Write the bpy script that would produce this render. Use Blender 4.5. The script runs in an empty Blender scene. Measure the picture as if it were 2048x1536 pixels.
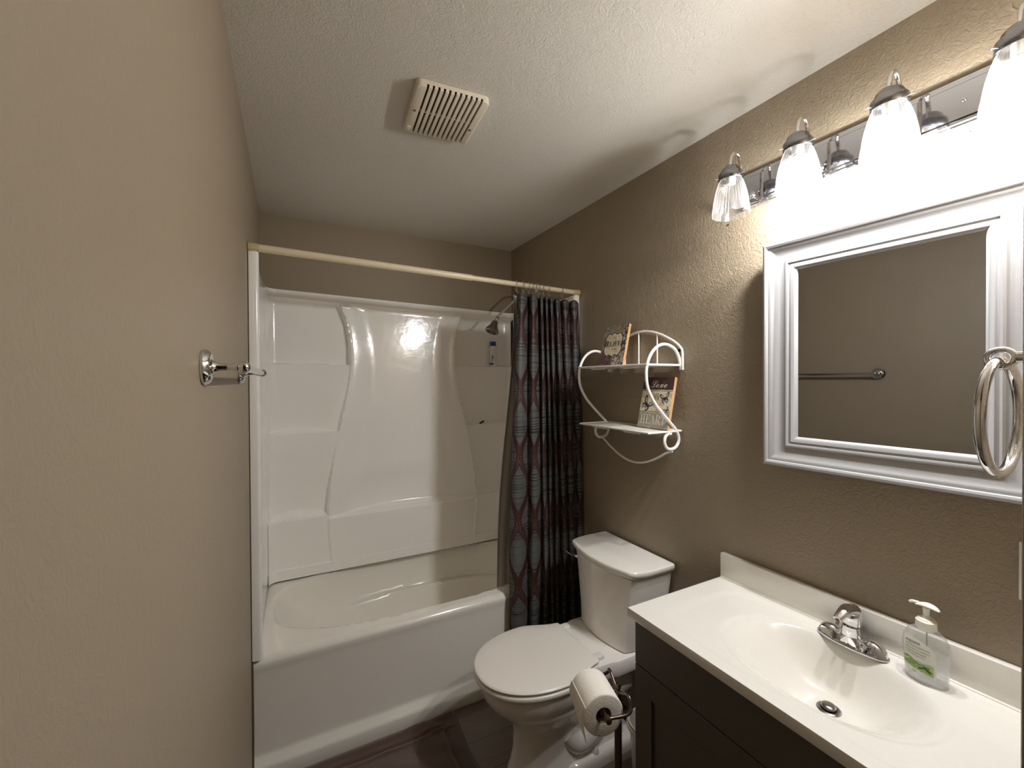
import bpy, bmesh, math, random
from math import sin, cos, pi, radians, sqrt, atan2
from mathutils import Vector, Matrix
random.seed(7)
S = bpy.context.scene
C = S.collection

# ------------------------------------------------------------------ camera, world, exposure
W, D, H = 1.524, 2.651, 2.431            # room width, depth, ceiling height
YF = 0.145                               # inner face of the wall with the doorway
cam_d = bpy.data.cameras.new('camera')
cam = bpy.data.objects.new('camera', cam_d); C.objects.link(cam)
cam_d.sensor_fit = 'HORIZONTAL'; cam_d.sensor_width = 36.0; cam_d.lens = 848.0/2048*36.0
cam_d.clip_start = 0.01
_y, _p, _r = radians(27.62), radians(-0.49), radians(-0.29)
_f = Vector((sin(_y)*cos(_p), cos(_y)*cos(_p), sin(_p)))
_r0 = Vector((cos(_y), -sin(_y), 0)); _u0 = _r0.cross(_f)
_rt = cos(_r)*_r0 + sin(_r)*_u0; _up = -sin(_r)*_r0 + cos(_r)*_u0
M = Matrix.Identity(4)
for i in range(3):
    M[i][0] = _rt[i]; M[i][1] = _up[i]; M[i][2] = -_f[i]
M.translation = Vector((0.1376, 0.0, 1.5216))
cam.matrix_world = M
S.camera = cam
w = bpy.data.worlds.new('world'); S.world = w; w.use_nodes = True
w.node_tree.nodes['Background'].inputs[0].default_value = (0.5, 0.5, 0.55, 1)
w.node_tree.nodes['Background'].inputs[1].default_value = 0.02
S.view_settings.view_transform = 'Standard'; S.view_settings.look = 'None'
S.view_settings.gamma = 1.0; S.view_settings.use_curve_mapping = False
S.view_settings.exposure = 0.0
S.cycles.use_denoising = True
S.cycles.caustics_reflective = False; S.cycles.caustics_refractive = False
S.cycles.max_bounces = 16; S.cycles.diffuse_bounces = 8; S.cycles.glossy_bounces = 6
S.cycles.transparent_max_bounces = 16; S.cycles.sample_clamp_indirect = 6.0
LAMP_W = 20.5                              # each lit vanity lamp
LAMP_COL = (1.0, 0.998, 1.0)

# ------------------------------------------------------------------ materials
def srgb(r, g, b):
    f = lambda c: ((c/255)/12.92 if c/255 <= 0.04045 else (((c/255)+0.055)/1.055)**2.4)
    return (f(r), f(g), f(b), 1.0)
class NT:
    def __init__(s, name):
        s.m = bpy.data.materials.new(name); s.m.use_nodes = True
        s.t = s.m.node_tree; s.n = s.t.nodes; s.b = s.n['Principled BSDF']; s.out = s.n['Material Output']
    def node(s, typ, **k):
        n = s.n.new(typ)
        for a, v in k.items(): setattr(n, a, v)
        return n
    def link(s, a, b): s.t.links.new(a, b)
    def math(s, op, a, b=None, clamp=False):
        n = s.n.new('ShaderNodeMath'); n.operation = op; n.use_clamp = clamp
        for i, v in enumerate((a, b)):
            if v is None: continue
            if isinstance(v, (int, float)): n.inputs[i].default_value = v
            else: s.link(v, n.inputs[i])
        return n.outputs[0]
    def mix(s, fac, a, b):
        n = s.n.new('ShaderNodeMix'); n.data_type = 'RGBA'
        for sock, v in ((n.inputs[0], fac), (n.inputs[6], a), (n.inputs[7], b)):
            if isinstance(v, (int, float)): sock.default_value = v
            elif isinstance(v, tuple): sock.default_value = v
            else: s.link(v, sock)
        return n.outputs[2]
    def noise(s, scale, detail=3.0, rough=0.5, dist=0.0, vec=None):
        n = s.n.new('ShaderNodeTexNoise'); n.inputs['Scale'].default_value = scale
        n.inputs['Detail'].default_value = detail; n.inputs['Roughness'].default_value = rough
        n.inputs['Distortion'].default_value = dist
        if vec is None: vec = s.coord()
        s.link(vec, n.inputs['Vector'])
        return n.outputs['Fac']
    def coord(s, which='Object'):
        if not hasattr(s, 'tc'): s.tc = s.n.new('ShaderNodeTexCoord')
        return s.tc.outputs[which]
    def bump(s, h, dist, strength=1.0):
        n = s.n.new('ShaderNodeBump'); n.inputs['Distance'].default_value = dist; n.inputs['Strength'].default_value = strength
        s.link(h, n.inputs['Height']); s.link(n.outputs[0], s.b.inputs['Normal'])
    def ramp(s, fac, stops):
        n = s.n.new('ShaderNodeValToRGB'); s.link(fac, n.inputs[0])
        el = n.color_ramp.elements
        while len(el) < len(stops): el.new(0.5)
        for e, (p, c) in zip(el, stops): e.position = p; e.color = c
        return n.outputs[0]
    def set(s, **k):
        for a, v in k.items(): s.b.inputs[a.replace('_', ' ')].default_value = v

def mat(name, col, rough=0.5, metal=0.0, vary=0.06, vscale=9.0, bump=0.0, bscale=200.0, coat=0.0, spec=0.5, **k):
    t = NT(name)
    t.set(Roughness=rough, Metallic=metal); t.b.inputs['Specular IOR Level'].default_value = spec
    c2 = tuple(min(1, v*(1-vary)) for v in col[:3]) + (1,)
    t.link(t.mix(t.noise(vscale), col, c2), t.b.inputs['Base Color'])
    if bump: t.bump(t.noise(bscale, 3), bump)
    if coat:
        t.b.inputs['Coat Weight'].default_value = coat; t.b.inputs['Coat Roughness'].default_value = 0.06
    for a, v in k.items(): t.b.inputs[a.replace('_', ' ')].default_value = v
    return t.m

def wall_mat(name, col, b=0.0016, sc=58, rough=0.55):
    t = NT(name); t.set(Roughness=rough)
    v = t.noise(3.0, 2)
    t.link(t.mix(v, col, tuple(c*0.95 for c in col[:3])+(1,)), t.b.inputs['Base Color'])
    n1 = t.noise(sc, 4, 0.55, 1.6); n2 = t.noise(sc*4.5, 3, 0.5, 0.4)
    h = t.math('ADD', t.math('MULTIPLY', n1, 1.0), t.math('MULTIPLY', n2, 0.25))
    t.bump(h, b); return t.m

M_WALL = wall_mat('taupe_wall_paint', srgb(153, 139, 118), b=0.0032, sc=62, rough=0.42)
M_WALL_S = wall_mat('taupe_wall_paint_smooth', srgb(153, 139, 118), b=0.0006, sc=70, rough=0.5)
M_CEIL = wall_mat('ceiling_paint', srgb(219, 215, 206), b=0.0022, sc=75, rough=0.6)
M_PORC = mat('white_porcelain', srgb(238, 234, 227), 0.12, vary=0.02, coat=0.4)
M_SEAT = mat('white_seat_plastic', srgb(236, 231, 223), 0.28, vary=0.02)
M_ACRY = mat('white_acrylic', srgb(249, 247, 244), 0.15, vary=0.02, coat=0.3, bump=0.0012, bscale=14)
M_TUB = mat('white_tub_enamel', srgb(240, 237, 229), 0.14, vary=0.03, coat=0.3)
M_MARBLE = None
M_CHROME = mat('chrome', (0.78, 0.78, 0.79, 1), 0.05, 1.0, vary=0.02)
M_BRUSH = mat('brushed_nickel', (0.30, 0.28, 0.26, 1), 0.28, 1.0, vary=0.1)
M_BRONZE = mat('dark_bronze_metal', srgb(98, 84, 72), 0.25, 0.9, vary=0.1)
M_GUN = mat('smoked_chrome_cap', (0.30, 0.30, 0.32, 1), 0.22, 1.0, vary=0.05)
M_PLATE = mat('polished_steel_plate', (0.62, 0.63, 0.68, 1), 0.06, 1.0, vary=0.03)
M_ROD = mat('almond_rod_paint', srgb(226, 213, 182), 0.35, vary=0.04)
M_RODEND = mat('yellowed_rubber_end', srgb(196, 178, 132), 0.5, vary=0.1)
M_WIRE = mat('white_wire_paint', srgb(240, 238, 232), 0.3, vary=0.02)
M_WIREPLATE = mat('white_shelf_sheet', srgb(236, 233, 225), 0.35, vary=0.03)
M_CAB = mat('dark_grey_cabinet_paint', srgb(84, 79, 70), 0.42, vary=0.06)
M_DARK = mat('dark_void', srgb(16, 14, 12), 0.8)
M_FAN = mat('ivory_plastic', srgb(226, 216, 196), 0.4, vary=0.03)
M_FRAME = mat('pearl_white_frame', srgb(174, 174, 176), 0.32, 0.15, vary=0.04, vscale=60, bump=0.0002, bscale=500)
M_WHITEP = mat('white_plastic', srgb(228, 226, 220), 0.35, vary=0.02)
M_BLUE = mat('blue_cap_plastic', srgb(20, 70, 150), 0.3, vary=0.05)
M_BLACKP = mat('black_ink', srgb(24, 20, 18), 0.6)
M_BROWNP = mat('brown_ink', srgb(52, 34, 28), 0.6, vary=0.25, vscale=60)
M_WOOD = mat('raw_board_edge', srgb(206, 160, 112), 0.6, vary=0.2, vscale=80)
M_PAPER = mat('tissue_paper', srgb(232, 226, 217), 0.9, vary=0.03, bump=0.0008, bscale=260)
M_CARD = mat('cardboard_core', srgb(120, 100, 80), 0.9)
M_CAULK = mat('aged_caulk', srgb(120, 96, 66), 0.7, vary=0.4, vscale=30)
M_RUBBER = mat('dark_rubber', srgb(30, 30, 26), 0.6)

def glass_mat(name, tint, transp, gloss=0.25, body=0.35, rough=0.12):
    t = NT(name)
    t.n.remove(t.b)
    tr = t.node('ShaderNodeBsdfTransparent'); tr.inputs[0].default_value = tint
    tl = t.node('ShaderNodeBsdfTranslucent'); tl.inputs[0].default_value = tint
    df = t.node('ShaderNodeBsdfDiffuse'); df.inputs[0].default_value = tint
    gl = t.node('ShaderNodeBsdfGlossy'); gl.inputs['Roughness'].default_value = rough; gl.inputs[0].default_value = (0.9, 0.9, 0.9, 1)
    m1 = t.node('ShaderNodeMixShader'); m1.inputs[0].default_value = 0.4
    t.link(tl.outputs[0], m1.inputs[1]); t.link(df.outputs[0], m1.inputs[2])
    m2 = t.node('ShaderNodeMixShader'); m2.inputs[0].default_value = gloss
    t.link(m1.outputs[0], m2.inputs[1]); t.link(gl.outputs[0], m2.inputs[2])
    m3 = t.node('ShaderNodeMixShader')
    lw = t.node('ShaderNodeLayerWeight'); lw.inputs[0].default_value = 0.35
    fac = t.math('ADD', t.math('MULTIPLY', lw.outputs['Facing'], 0.45), 1-transp, clamp=True)
    nz = t.math('MULTIPLY', t.noise(40, 2), 0.05)
    t.link(t.math('SUBTRACT', fac, nz, clamp=True), m3.inputs[0])
    t.link(tr.outputs[0], m3.inputs[1]); t.link(m2.outputs[0], m3.inputs[2])
    t.link(m3.outputs[0], t.out.inputs['Surface'])
    return t.m
M_SHADE = glass_mat('ribbed_lamp_glass', (0.93, 0.93, 0.93, 1), 0.84)
M_BOTTLE = glass_mat('clear_bottle_plastic', (0.95, 0.96, 0.96, 1), 0.80, gloss=0.5, rough=0.05)
M_LIQ = glass_mat('clear_liquid_soap', (0.93, 0.93, 0.94, 1), 0.70, gloss=0.15)
M_PUMP = mat('translucent_pump_plastic', srgb(236, 234, 224), 0.3, vary=0.02)
M_LINER = mat('white_vinyl_liner', srgb(220, 216, 208), 0.35, vary=0.03)

def marble():
    t = NT('cultured_marble'); t.set(Roughness=0.13); t.b.inputs['Coat Weight'].default_value = 0.3
    n = t.noise(900, 2); f = t.math('GREATER_THAN', n, 0.62)
    t.link(t.mix(t.math('MULTIPLY', f, 0.35), srgb(232, 229, 222), srgb(190, 182, 170)), t.b.inputs['Base Color'])
    return t.m
M_MARBLE = marble()

def floor_mat():
    t = NT('vinyl_plank_floor'); t.set(Roughness=0.45)
    mp = t.node('ShaderNodeMapping'); t.link(t.coord(), mp.inputs[0]); mp.inputs['Rotation'].default_value = (0, 0, 0)
    bk = t.node('ShaderNodeTexBrick'); t.link(mp.outputs[0], bk.inputs['Vector'])
    bk.inputs['Scale'].default_value = 1.0; bk.inputs['Brick Width'].default_value = 1.2; bk.inputs['Row Height'].default_value = 0.15
    bk.inputs['Mortar Size'].default_value = 0.0015; bk.inputs['Color1'].default_value = srgb(134, 120, 106)
    bk.inputs['Color2'].default_value = srgb(116, 102, 90); bk.inputs['Mortar'].default_value = srgb(40, 32, 26)
    mp2 = t.node('ShaderNodeMapping'); mp2.inputs['Scale'].default_value = (3, 26, 1); t.link(t.coord(), mp2.inputs[0])
    g = t.noise(2.5, 6, 0.65, 1.0, mp2.outputs[0])
    t.link(t.mix(t.math('MULTIPLY', g, 0.9), bk.outputs['Color'], srgb(84, 70, 60)), t.b.inputs['Base Color'])
    t.bump(g, 0.0006); return t.m
M_FLOOR = floor_mat()

def rug_mat():
    t = NT('brown_plush'); t.set(Roughness=0.95); t.b.inputs['Sheen Weight'].default_value = 0.4
    n = t.noise(6, 3, 0.6, 0.8); n2 = t.noise(700, 2)
    c = t.mix(n, srgb(96, 70, 58), srgb(70, 49, 40)); t.link(c, t.b.inputs['Base Color'])
    t.bump(n2, 0.002); return t.m
M_RUG = rug_mat()

def curtain_mat():
    t = NT('ogee_striped_curtain'); t.set(Roughness=0.6)
    sp = t.node('ShaderNodeSeparateXYZ'); t.link(t.coord('UV'), sp.inputs[0])
    u, v = sp.outputs[0], sp.outputs[1]
    fu = t.math('FRACT', u)
    m = t.math('MULTIPLY', t.math('ABSOLUTE', t.math('SUBTRACT', fu, 0.5)), 2.0)
    c = t.math('ADD', t.math('MULTIPLY', t.math('COSINE', t.math('MULTIPLY', v, 2*pi)), 0.47), 0.5)
    d = t.math('SUBTRACT', m, c); ad = t.math('ABSOLUTE', d)
    band = t.math('LESS_THAN', ad, 0.23)
    inner = t.math('MULTIPLY', t.math('LESS_THAN', t.math('ABSOLUTE', t.math('SUBTRACT', ad, 0.070)), 0.016), t.math('GREATER_THAN', t.math('FRACT', t.math('ADD', t.math('MULTIPLY', v, 1.0), 0.0)), 0.5))
    # horizontal weft lines: a 1-D noise of height only
    cb = t.node('ShaderNodeCombineXYZ'); t.link(t.math('MULTIPLY', v, 44.0), cb.inputs[1]); t.link(t.math('MULTIPLY', u, 0.25), cb.inputs[0])
    ln = t.noise(1.0, 2.0, 0.6, 0, cb.outputs[0])
    cb2 = t.node('ShaderNodeCombineXYZ'); t.link(t.math('MULTIPLY', v, 2.1), cb2.inputs[1])
    zone = t.noise(1.0, 1.0, 0.5, 0, cb2.outputs[0])
    thr = t.math('ADD', 0.47, t.math('MULTIPLY', t.math('SUBTRACT', zone, 0.5), 0.35))
    lines = t.math('MULTIPLY', t.math('SUBTRACT', thr, ln), 18.0, clamp=True)
    base = t.mix(zone, srgb(86, 89, 88), srgb(80, 77, 74))
    base = t.mix(t.math('MULTIPLY', lines, 0.95), base, srgb(30, 26, 26))
    brown = t.mix(t.math('MULTIPLY', inner, 0.8), srgb(50, 22, 18), srgb(104, 86, 78))
    t.link(t.mix(band, base, brown), t.b.inputs['Base Color'])
    return t.m
M_CURT = curtain_mat()

def print_mat(name, a, b, scale, thr=0.5):
    t = NT(name); t.set(Roughness=0.55)
    n = t.noise(scale, 4, 0.6, 1.2)
    f = t.math('MULTIPLY', t.math('SUBTRACT', n, thr-0.04), 12.0, clamp=True)
    t.link(t.mix(f, a, b), t.b.inputs['Base Color']); return t.m
M_PR_GREY = print_mat('print_grey_floral', srgb(150, 146, 132), srgb(118, 112, 100), 60)
M_PR_GOLD = print_mat('print_gold_floral', srgb(156, 142, 112), srgb(110, 96, 80), 70)
M_PR_DARKF = print_mat('print_dark_floral', srgb(190, 180, 166), srgb(64, 50, 48), 85, 0.49)
M_PR_MAUVE = print_mat('print_mauve_floral', srgb(120, 96, 92), srgb(70, 44, 42), 70)
M_PR_CREAM = print_mat('print_cream', srgb(224, 212, 184), srgb(200, 186, 158), 30)
M_PR_PLUM = print_mat('print_plum', srgb(74, 52, 46), srgb(60, 42, 38), 40)
M_PR_SAGE = print_mat('print_sage', srgb(162, 160, 148), srgb(140, 138, 128), 40)
M_PR_LIGHT = mat('print_light_letters', srgb(214, 204, 180), 0.6, vary=0.1, vscale=60)
M_PR_TAN = mat('print_tan_letters', srgb(138, 116, 86), 0.6)
M_PR_WING = mat('print_wing', srgb(176, 178, 184), 0.6, vary=0.2, vscale=80)
M_LAB_W = mat('label_white', srgb(222, 222, 214), 0.5)
M_LAB_G = print_mat('label_green', srgb(122, 156, 78), srgb(176, 196, 130), 60, 0.52)
M_LAB_DG = mat('label_leaf_green', srgb(62, 104, 44), 0.5)
M_NAVY = mat('label_navy_ink', srgb(52, 50, 90), 0.5)
M_GOLDI = mat('label_gold_ink', srgb(176, 150, 70), 0.5)
M_OLIVE = mat('label_olive_ink', srgb(110, 116, 88), 0.5)

# ------------------------------------------------------------------ mesh helpers
def empty(name, loc=(0, 0, 0)):
    o = bpy.data.objects.new(name, None); C.objects.link(o); o.location = loc
    o.empty_display_size = 0.05
    return o
def thing(name, label, cat, loc=(0, 0, 0), group=None):
    o = empty(name, loc); o['label'] = label; o['category'] = cat
    if group: o['group'] = group
    return o
def tag(o, label, cat, group=None):
    o['label'] = label; o['category'] = cat
    if group: o['group'] = group
    return o
def wl(o):
    p = Vector((0, 0, 0))
    while o is not None: p += o.location; o = o.parent
    return p
def mk(name, vs, fs, m, parent=None, smooth=True, ang=38, origin=None, uv=None):
    """vertices in world coordinates; linked as one mesh object under its parent"""
    base = wl(parent) if parent else Vector((0, 0, 0))
    og = Vector(origin) if origin is not None else base
    me = bpy.data.meshes.new(name)
    me.from_pydata([tuple(Vector(v)-og) for v in vs], [], fs)
    if uv:
        l = me.uv_layers.new(name='UVMap')
        for p in me.polygons:
            for li in p.loop_indices: l.data[li].uv = uv[me.loops[li].vertex_index]
    bm = bmesh.new(); bm.from_mesh(me); bmesh.ops.recalc_face_normals(bm, faces=bm.faces); bm.to_mesh(me); bm.free()
    if smooth:
        for p in me.polygons: p.use_smooth = True
        me.set_sharp_from_angle(angle=radians(ang))
    me.materials.append(m)
    o = bpy.data.objects.new(name, me); C.objects.link(o)
    if parent: o.parent = parent
    o.location = og - base
    return o
class MB:
    """collects shapes of ONE part"""
    def __init__(s): s.v = []; s.f = []
    def add(s, vs, fs):
        n = len(s.v); s.v += [Vector(v) for v in vs]; s.f += [tuple(i+n for i in f) for f in fs]; return s
    def build(s, name, m, parent=None, **k): return mk(name, s.v, s.f, m, parent, **k)
    def xf(s, mtx): s.v = [mtx @ v for v in s.v]; return s
def rings(rs, closed=True, cap0=True, cap1=True):
    n = len(rs[0]); vs = [p for r in rs for p in r]; fs = []
    for i in range(len(rs)-1):
        for j in range(n if closed else n-1):
            k = (j+1) % n
            fs.append((i*n+j, i*n+k, (i+1)*n+k, (i+1)*n+j))
    if closed and cap0: fs.append(tuple(range(n))[::-1])
    if closed and cap1: fs.append(tuple((len(rs)-1)*n+j for j in range(n)))
    return vs, fs
def grid(nu, nv, fn):
    vs = [fn(i/nu, j/nv) for i in range(nu+1) for j in range(nv+1)]
    fs = [(i*(nv+1)+j, i*(nv+1)+j+1, (i+1)*(nv+1)+j+1, (i+1)*(nv+1)+j) for i in range(nu) for j in range(nv)]
    return vs, fs
def box(x0, x1, y0, y1, z0, z1, b=0.0, seg=2):
    if b <= 0:
        vs = [(x, y, z) for x in (x0, x1) for y in (y0, y1) for z in (z0, z1)]
        return vs, [(0, 1, 3, 2), (4, 6, 7, 5), (0, 4, 5, 1), (2, 3, 7, 6), (0, 2, 6, 4), (1, 5, 7, 3)]
    bm = bmesh.new(); bmesh.ops.create_cube(bm, size=1.0)
    for v in bm.verts:
        v.co = Vector(((x0+x1)/2+v.co.x*(x1-x0), (y0+y1)/2+v.co.y*(y1-y0), (z0+z1)/2+v.co.z*(z1-z0)))
    bmesh.ops.bevel(bm, geom=bm.edges[:], offset=b, segments=seg, profile=0.5, affect='EDGES')
    bm.verts.index_update()
    r = [tuple(v.co) for v in bm.verts], [tuple(v.index for v in f.verts) for f in bm.faces]
    bm.free(); return r
def tube(pts, r, n=12, closed=False, cap=True, sub=0, sq=1.0, upv=None):
    """sweep a round (or flattened by sq) section along points; r number or list"""
    P = [Vector(p) for p in pts]
    if sub: P, r = spline(P, r, sub, closed)
    R = list(r) if isinstance(r, (list, tuple)) else [r]*len(P)
    N = len(P); T = []
    for i in range(N):
        a = P[(i-1) % N] if (closed or i) else P[0]; b = P[(i+1) % N] if (closed or i < N-1) else P[-1]
        T.append((b-a).normalized())
    nrm = Vector(upv) if upv is not None else (Vector((0, 0, 1)) if abs(T[0].z) < 0.9 else Vector((1, 0, 0)))
    nrm = (nrm - T[0]*nrm.dot(T[0])).normalized()
    rs = []
    for i in range(N):
        if i and upv is None:
            ax = T[i-1].cross(T[i])
            if ax.length > 1e-7:
                nrm = Matrix.Rotation(T[i-1].angle(T[i]), 3, ax.normalized()) @ nrm
        elif upv is not None:
            nrm = Vector(upv)
        nrm = (nrm - T[i]*nrm.dot(T[i])).normalized(); bn = T[i].cross(nrm)
        rs.append([P[i] + (nrm*cos(2*pi*k/n)*sq + bn*sin(2*pi*k/n))*R[i] for k in range(n)])
    if closed: rs.append(rs[0]); return rings(rs, cap0=False, cap1=False)
    return rings(rs, cap0=cap, cap1=cap)
def spline(P, r, sub, closed=False):
    N = len(P); out = []; ro = []
    R = list(r) if isinstance(r, (list, tuple)) else [r]*N
    g = (lambda i: P[i % N]) if closed else (lambda i: P[max(0, min(N-1, i))])
    gr = (lambda i: R[i % N]) if closed else (lambda i: R[max(0, min(N-1, i))])
    for i in range(N if closed else N-1):
        for k in range(sub):
            t = k/sub; a, b, c, d = g(i-1), g(i), g(i+1), g(i+2)
            out.append(0.5*((2*b)+(c-a)*t+(2*a-5*b+4*c-d)*t*t+(3*b-a-3*c+d)*t**3))
            ro.append(gr(i)*(1-t)+gr(i+1)*t)
    if not closed: out.append(P[-1]); ro.append(R[-1])
    return out, ro
def lathe(prof, c, axis=(0, 0, 1), n=32, fn=None, cap=True):
    """prof: (radius, height) along axis from point c"""
    A = Vector(axis).normalized(); U = A.orthogonal().normalized(); V = A.cross(U); c = Vector(c)
    if abs(A.z) > 0.99: U = Vector((1, 0, 0)); V = Vector((0, 1, 0)) if A.z > 0 else Vector((0, -1, 0))
    rs = []
    for (r, h) in prof:
        rs.append([c + A*h + (U*cos(2*pi*k/n)+V*sin(2*pi*k/n))*(max(r, 1e-5)*(fn(2*pi*k/n, h) if fn else 1)) for k in range(n)])
    return rings(rs, cap0=cap, cap1=cap)
def prism(poly, z0, z1, ax='z'):
    f = {'z': lambda p, h: (p[0], p[1], h), 'x': lambda p, h: (h, p[0], p[1]), 'y': lambda p, h: (p[0], h, p[1])}[ax]
    return rings([[Vector(f(p, z0)) for p in poly], [Vector(f(p, z1)) for p in poly]])
def ss(a, b, x):
    if a == b: return 1.0 if x >= a else 0.0
    t = max(0.0, min(1.0, (x-a)/(b-a))); return t*t*(3-2*t)
def lerp(a, b, t): return a+(b-a)*t
def interp(tab, x):
    if x <= tab[0][0]: return tab[0][1]
    for i in range(len(tab)-1):
        if x <= tab[i+1][0]:
            t = (x-tab[i][0])/(tab[i+1][0]-tab[i][0])
            p0 = tab[max(0, i-1)][1]; p1 = tab[i][1]; p2 = tab[i+1][1]; p3 = tab[min(len(tab)-1, i+2)][1]
            return 0.5*((2*p1)+(p2-p0)*t+(2*p0-5*p1+4*p2-p3)*t*t+(3*p1-p0-3*p2+p3)*t**3)
    return tab[-1][1]
def text_geo(body, height, fx, offx=0, offy=0, align='CENTER', depth=0.0):
    """letter outlines as mesh data; fx(a, b, c) maps letter plane to world"""
    cu = bpy.data.curves.new('lettering', 'FONT'); cu.body = body; cu.size = height; cu.align_x = align; cu.align_y = 'CENTER'
    cu.extrude = depth; cu.resolution_u = 3
    o = bpy.data.objects.new('lettering', cu); C.objects.link(o)
    bpy.context.view_layer.update()
    me = o.to_mesh()
    vs = [fx(v.co.x+offx, v.co.y+offy, v.co.z) for v in me.vertices]; fs = [tuple(p.vertices) for p in me.polygons]
    o.to_mesh_clear(); bpy.data.objects.remove(o); bpy.data.curves.remove(cu)
    return vs, fs
def flat(poly, fx, h=0.0):
    return [fx(a, b, h) for a, b in poly], [tuple(range(len(poly)))]

# ------------------------------------------------------------------ the room
def struct(name, geo, m, **k):
    o = mk(name, geo[0], geo[1], m, None, smooth=False, **k); o['kind'] = 'structure'; return o
YB = -1.25
struct('floor', box(-0.1, W+0.1, YB-0.1, D+0.1, -0.1, 0.0), M_FLOOR)
struct('ceiling', box(-0.1, W+0.1, YB-0.1, D+0.1, H, H+0.1), M_CEIL)
struct('wall_left', box(-0.1, 0.0, YB-0.1, D+0.1, 0.0, H), M_WALL_S)
struct('wall_right', box(W, W+0.1, YB-0.1, D+0.1, 0.0, H), M_WALL)
struct('wall_back', box(0.0, W, D, D+0.1, 0.0, H), M_WALL_S)
mbf = MB(); mbf.add(*box(0.809, W, 0.02, YF, 0.0, H, 0.006, 2)); mbf.add(*box(0.0, 0.809, 0.02, YF, 2.06, H))
struct('wall_front', (mbf.v, mbf.f), M_WALL)
struct('wall_hallway', box(0.0, W, YB-0.1, YB, 0.0, H), M_WALL_S)
# thin caulk line where the tub meets the left wall
o = mk('trim_1', *tube([(0.002, 1.852, 0.0), (0.004, 1.858, 0.2), (0.003, 1.864, 0.46)], 0.0035, 6), M_CAULK); o['kind'] = 'structure'

# ------------------------------------------------------------------ bathtub
TX0, TX1 = 0.004, 1.520
RIM = 0.4645
def tub_h(x, y):
    cx, cy, a, b, n = 0.745, 2.262, 0.695, 0.330, 2.7
    dx = (x-cx)/a; dy = (y-cy)/b
    r = (abs(dx)**n+abs(dy)**n)**(1/n)
    left = ss(0.15, -1.0, dx)
    w1 = lerp(0.10, 0.30, left); w2 = lerp(0.12, 0.34, left)
    q_ = max(0.0, min(1.0, (1.0-r)/w1)); d = 0.185*lerp(ss(0, 1, q_), 1-(1-q_)**2, 0.75)*ss(-0.01, 0.02, 1.0-r)
    r2 = (abs((x-cx-0.03)/(a*0.93))**2.6+abs(dy/0.86)**2.6)**(1/2.6)
    d += 0.175*ss(0.0, w2, 0.93-r2)
    return RIM - d
def build_tub():
    t = thing('bathtub', 'white alcove bathtub with a plain front apron, below the wall surround', 'bathtub', (0.76, 1.86, 0))
    prof = [(1.851, 0.0), (1.850, 0.004), (1.850, 0.050), (1.852, 0.057), (1.857, 0.063), (1.874, 0.083), (1.8775, 0.089), (1.8785, 0.10), (1.878, 0.25), (1.874, 0.395), (1.871, 0.420)]
    for k in range(1, 8):
        a = k/7*pi/2; prof.append((1.871-0.006+0.030-0.030*cos(a)+0.0*k, RIM-0.030+0.030*sin(a)))
    prof = sorted(prof, key=lambda p: 0) 
    ys = [lerp(1.897, 2.640, (j/90)) for j in range(91)]
    nx = 150; xs = [lerp(TX0, TX1, i/nx) for i in range(nx+1)]
    vs = []; rows = len(prof)+len(ys)
    for x in xs:
        for (y, z) in prof: vs.append((x, y, z))
        for y in ys: vs.append((x, y, tub_h(x, y)))
    fs = [(i*rows+j, i*rows+j+1, (i+1)*rows+j+1, (i+1)*rows+j) for i in range(nx) for j in range(rows-1)]
    mk('tub_shell', vs, fs, M_TUB, t, ang=55)
    mb = MB(); mb.add(*lathe([(0.0, 0.004), (0.030, 0.004), (0.034, 0.001), (0.034, -0.004), (0.0, -0.004)], (1.22, 2.262, tub_h(1.22, 2.262)+0.002)))
    mb.build('drain_cover', M_CHROME, t)
    return t
build_tub()

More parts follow.
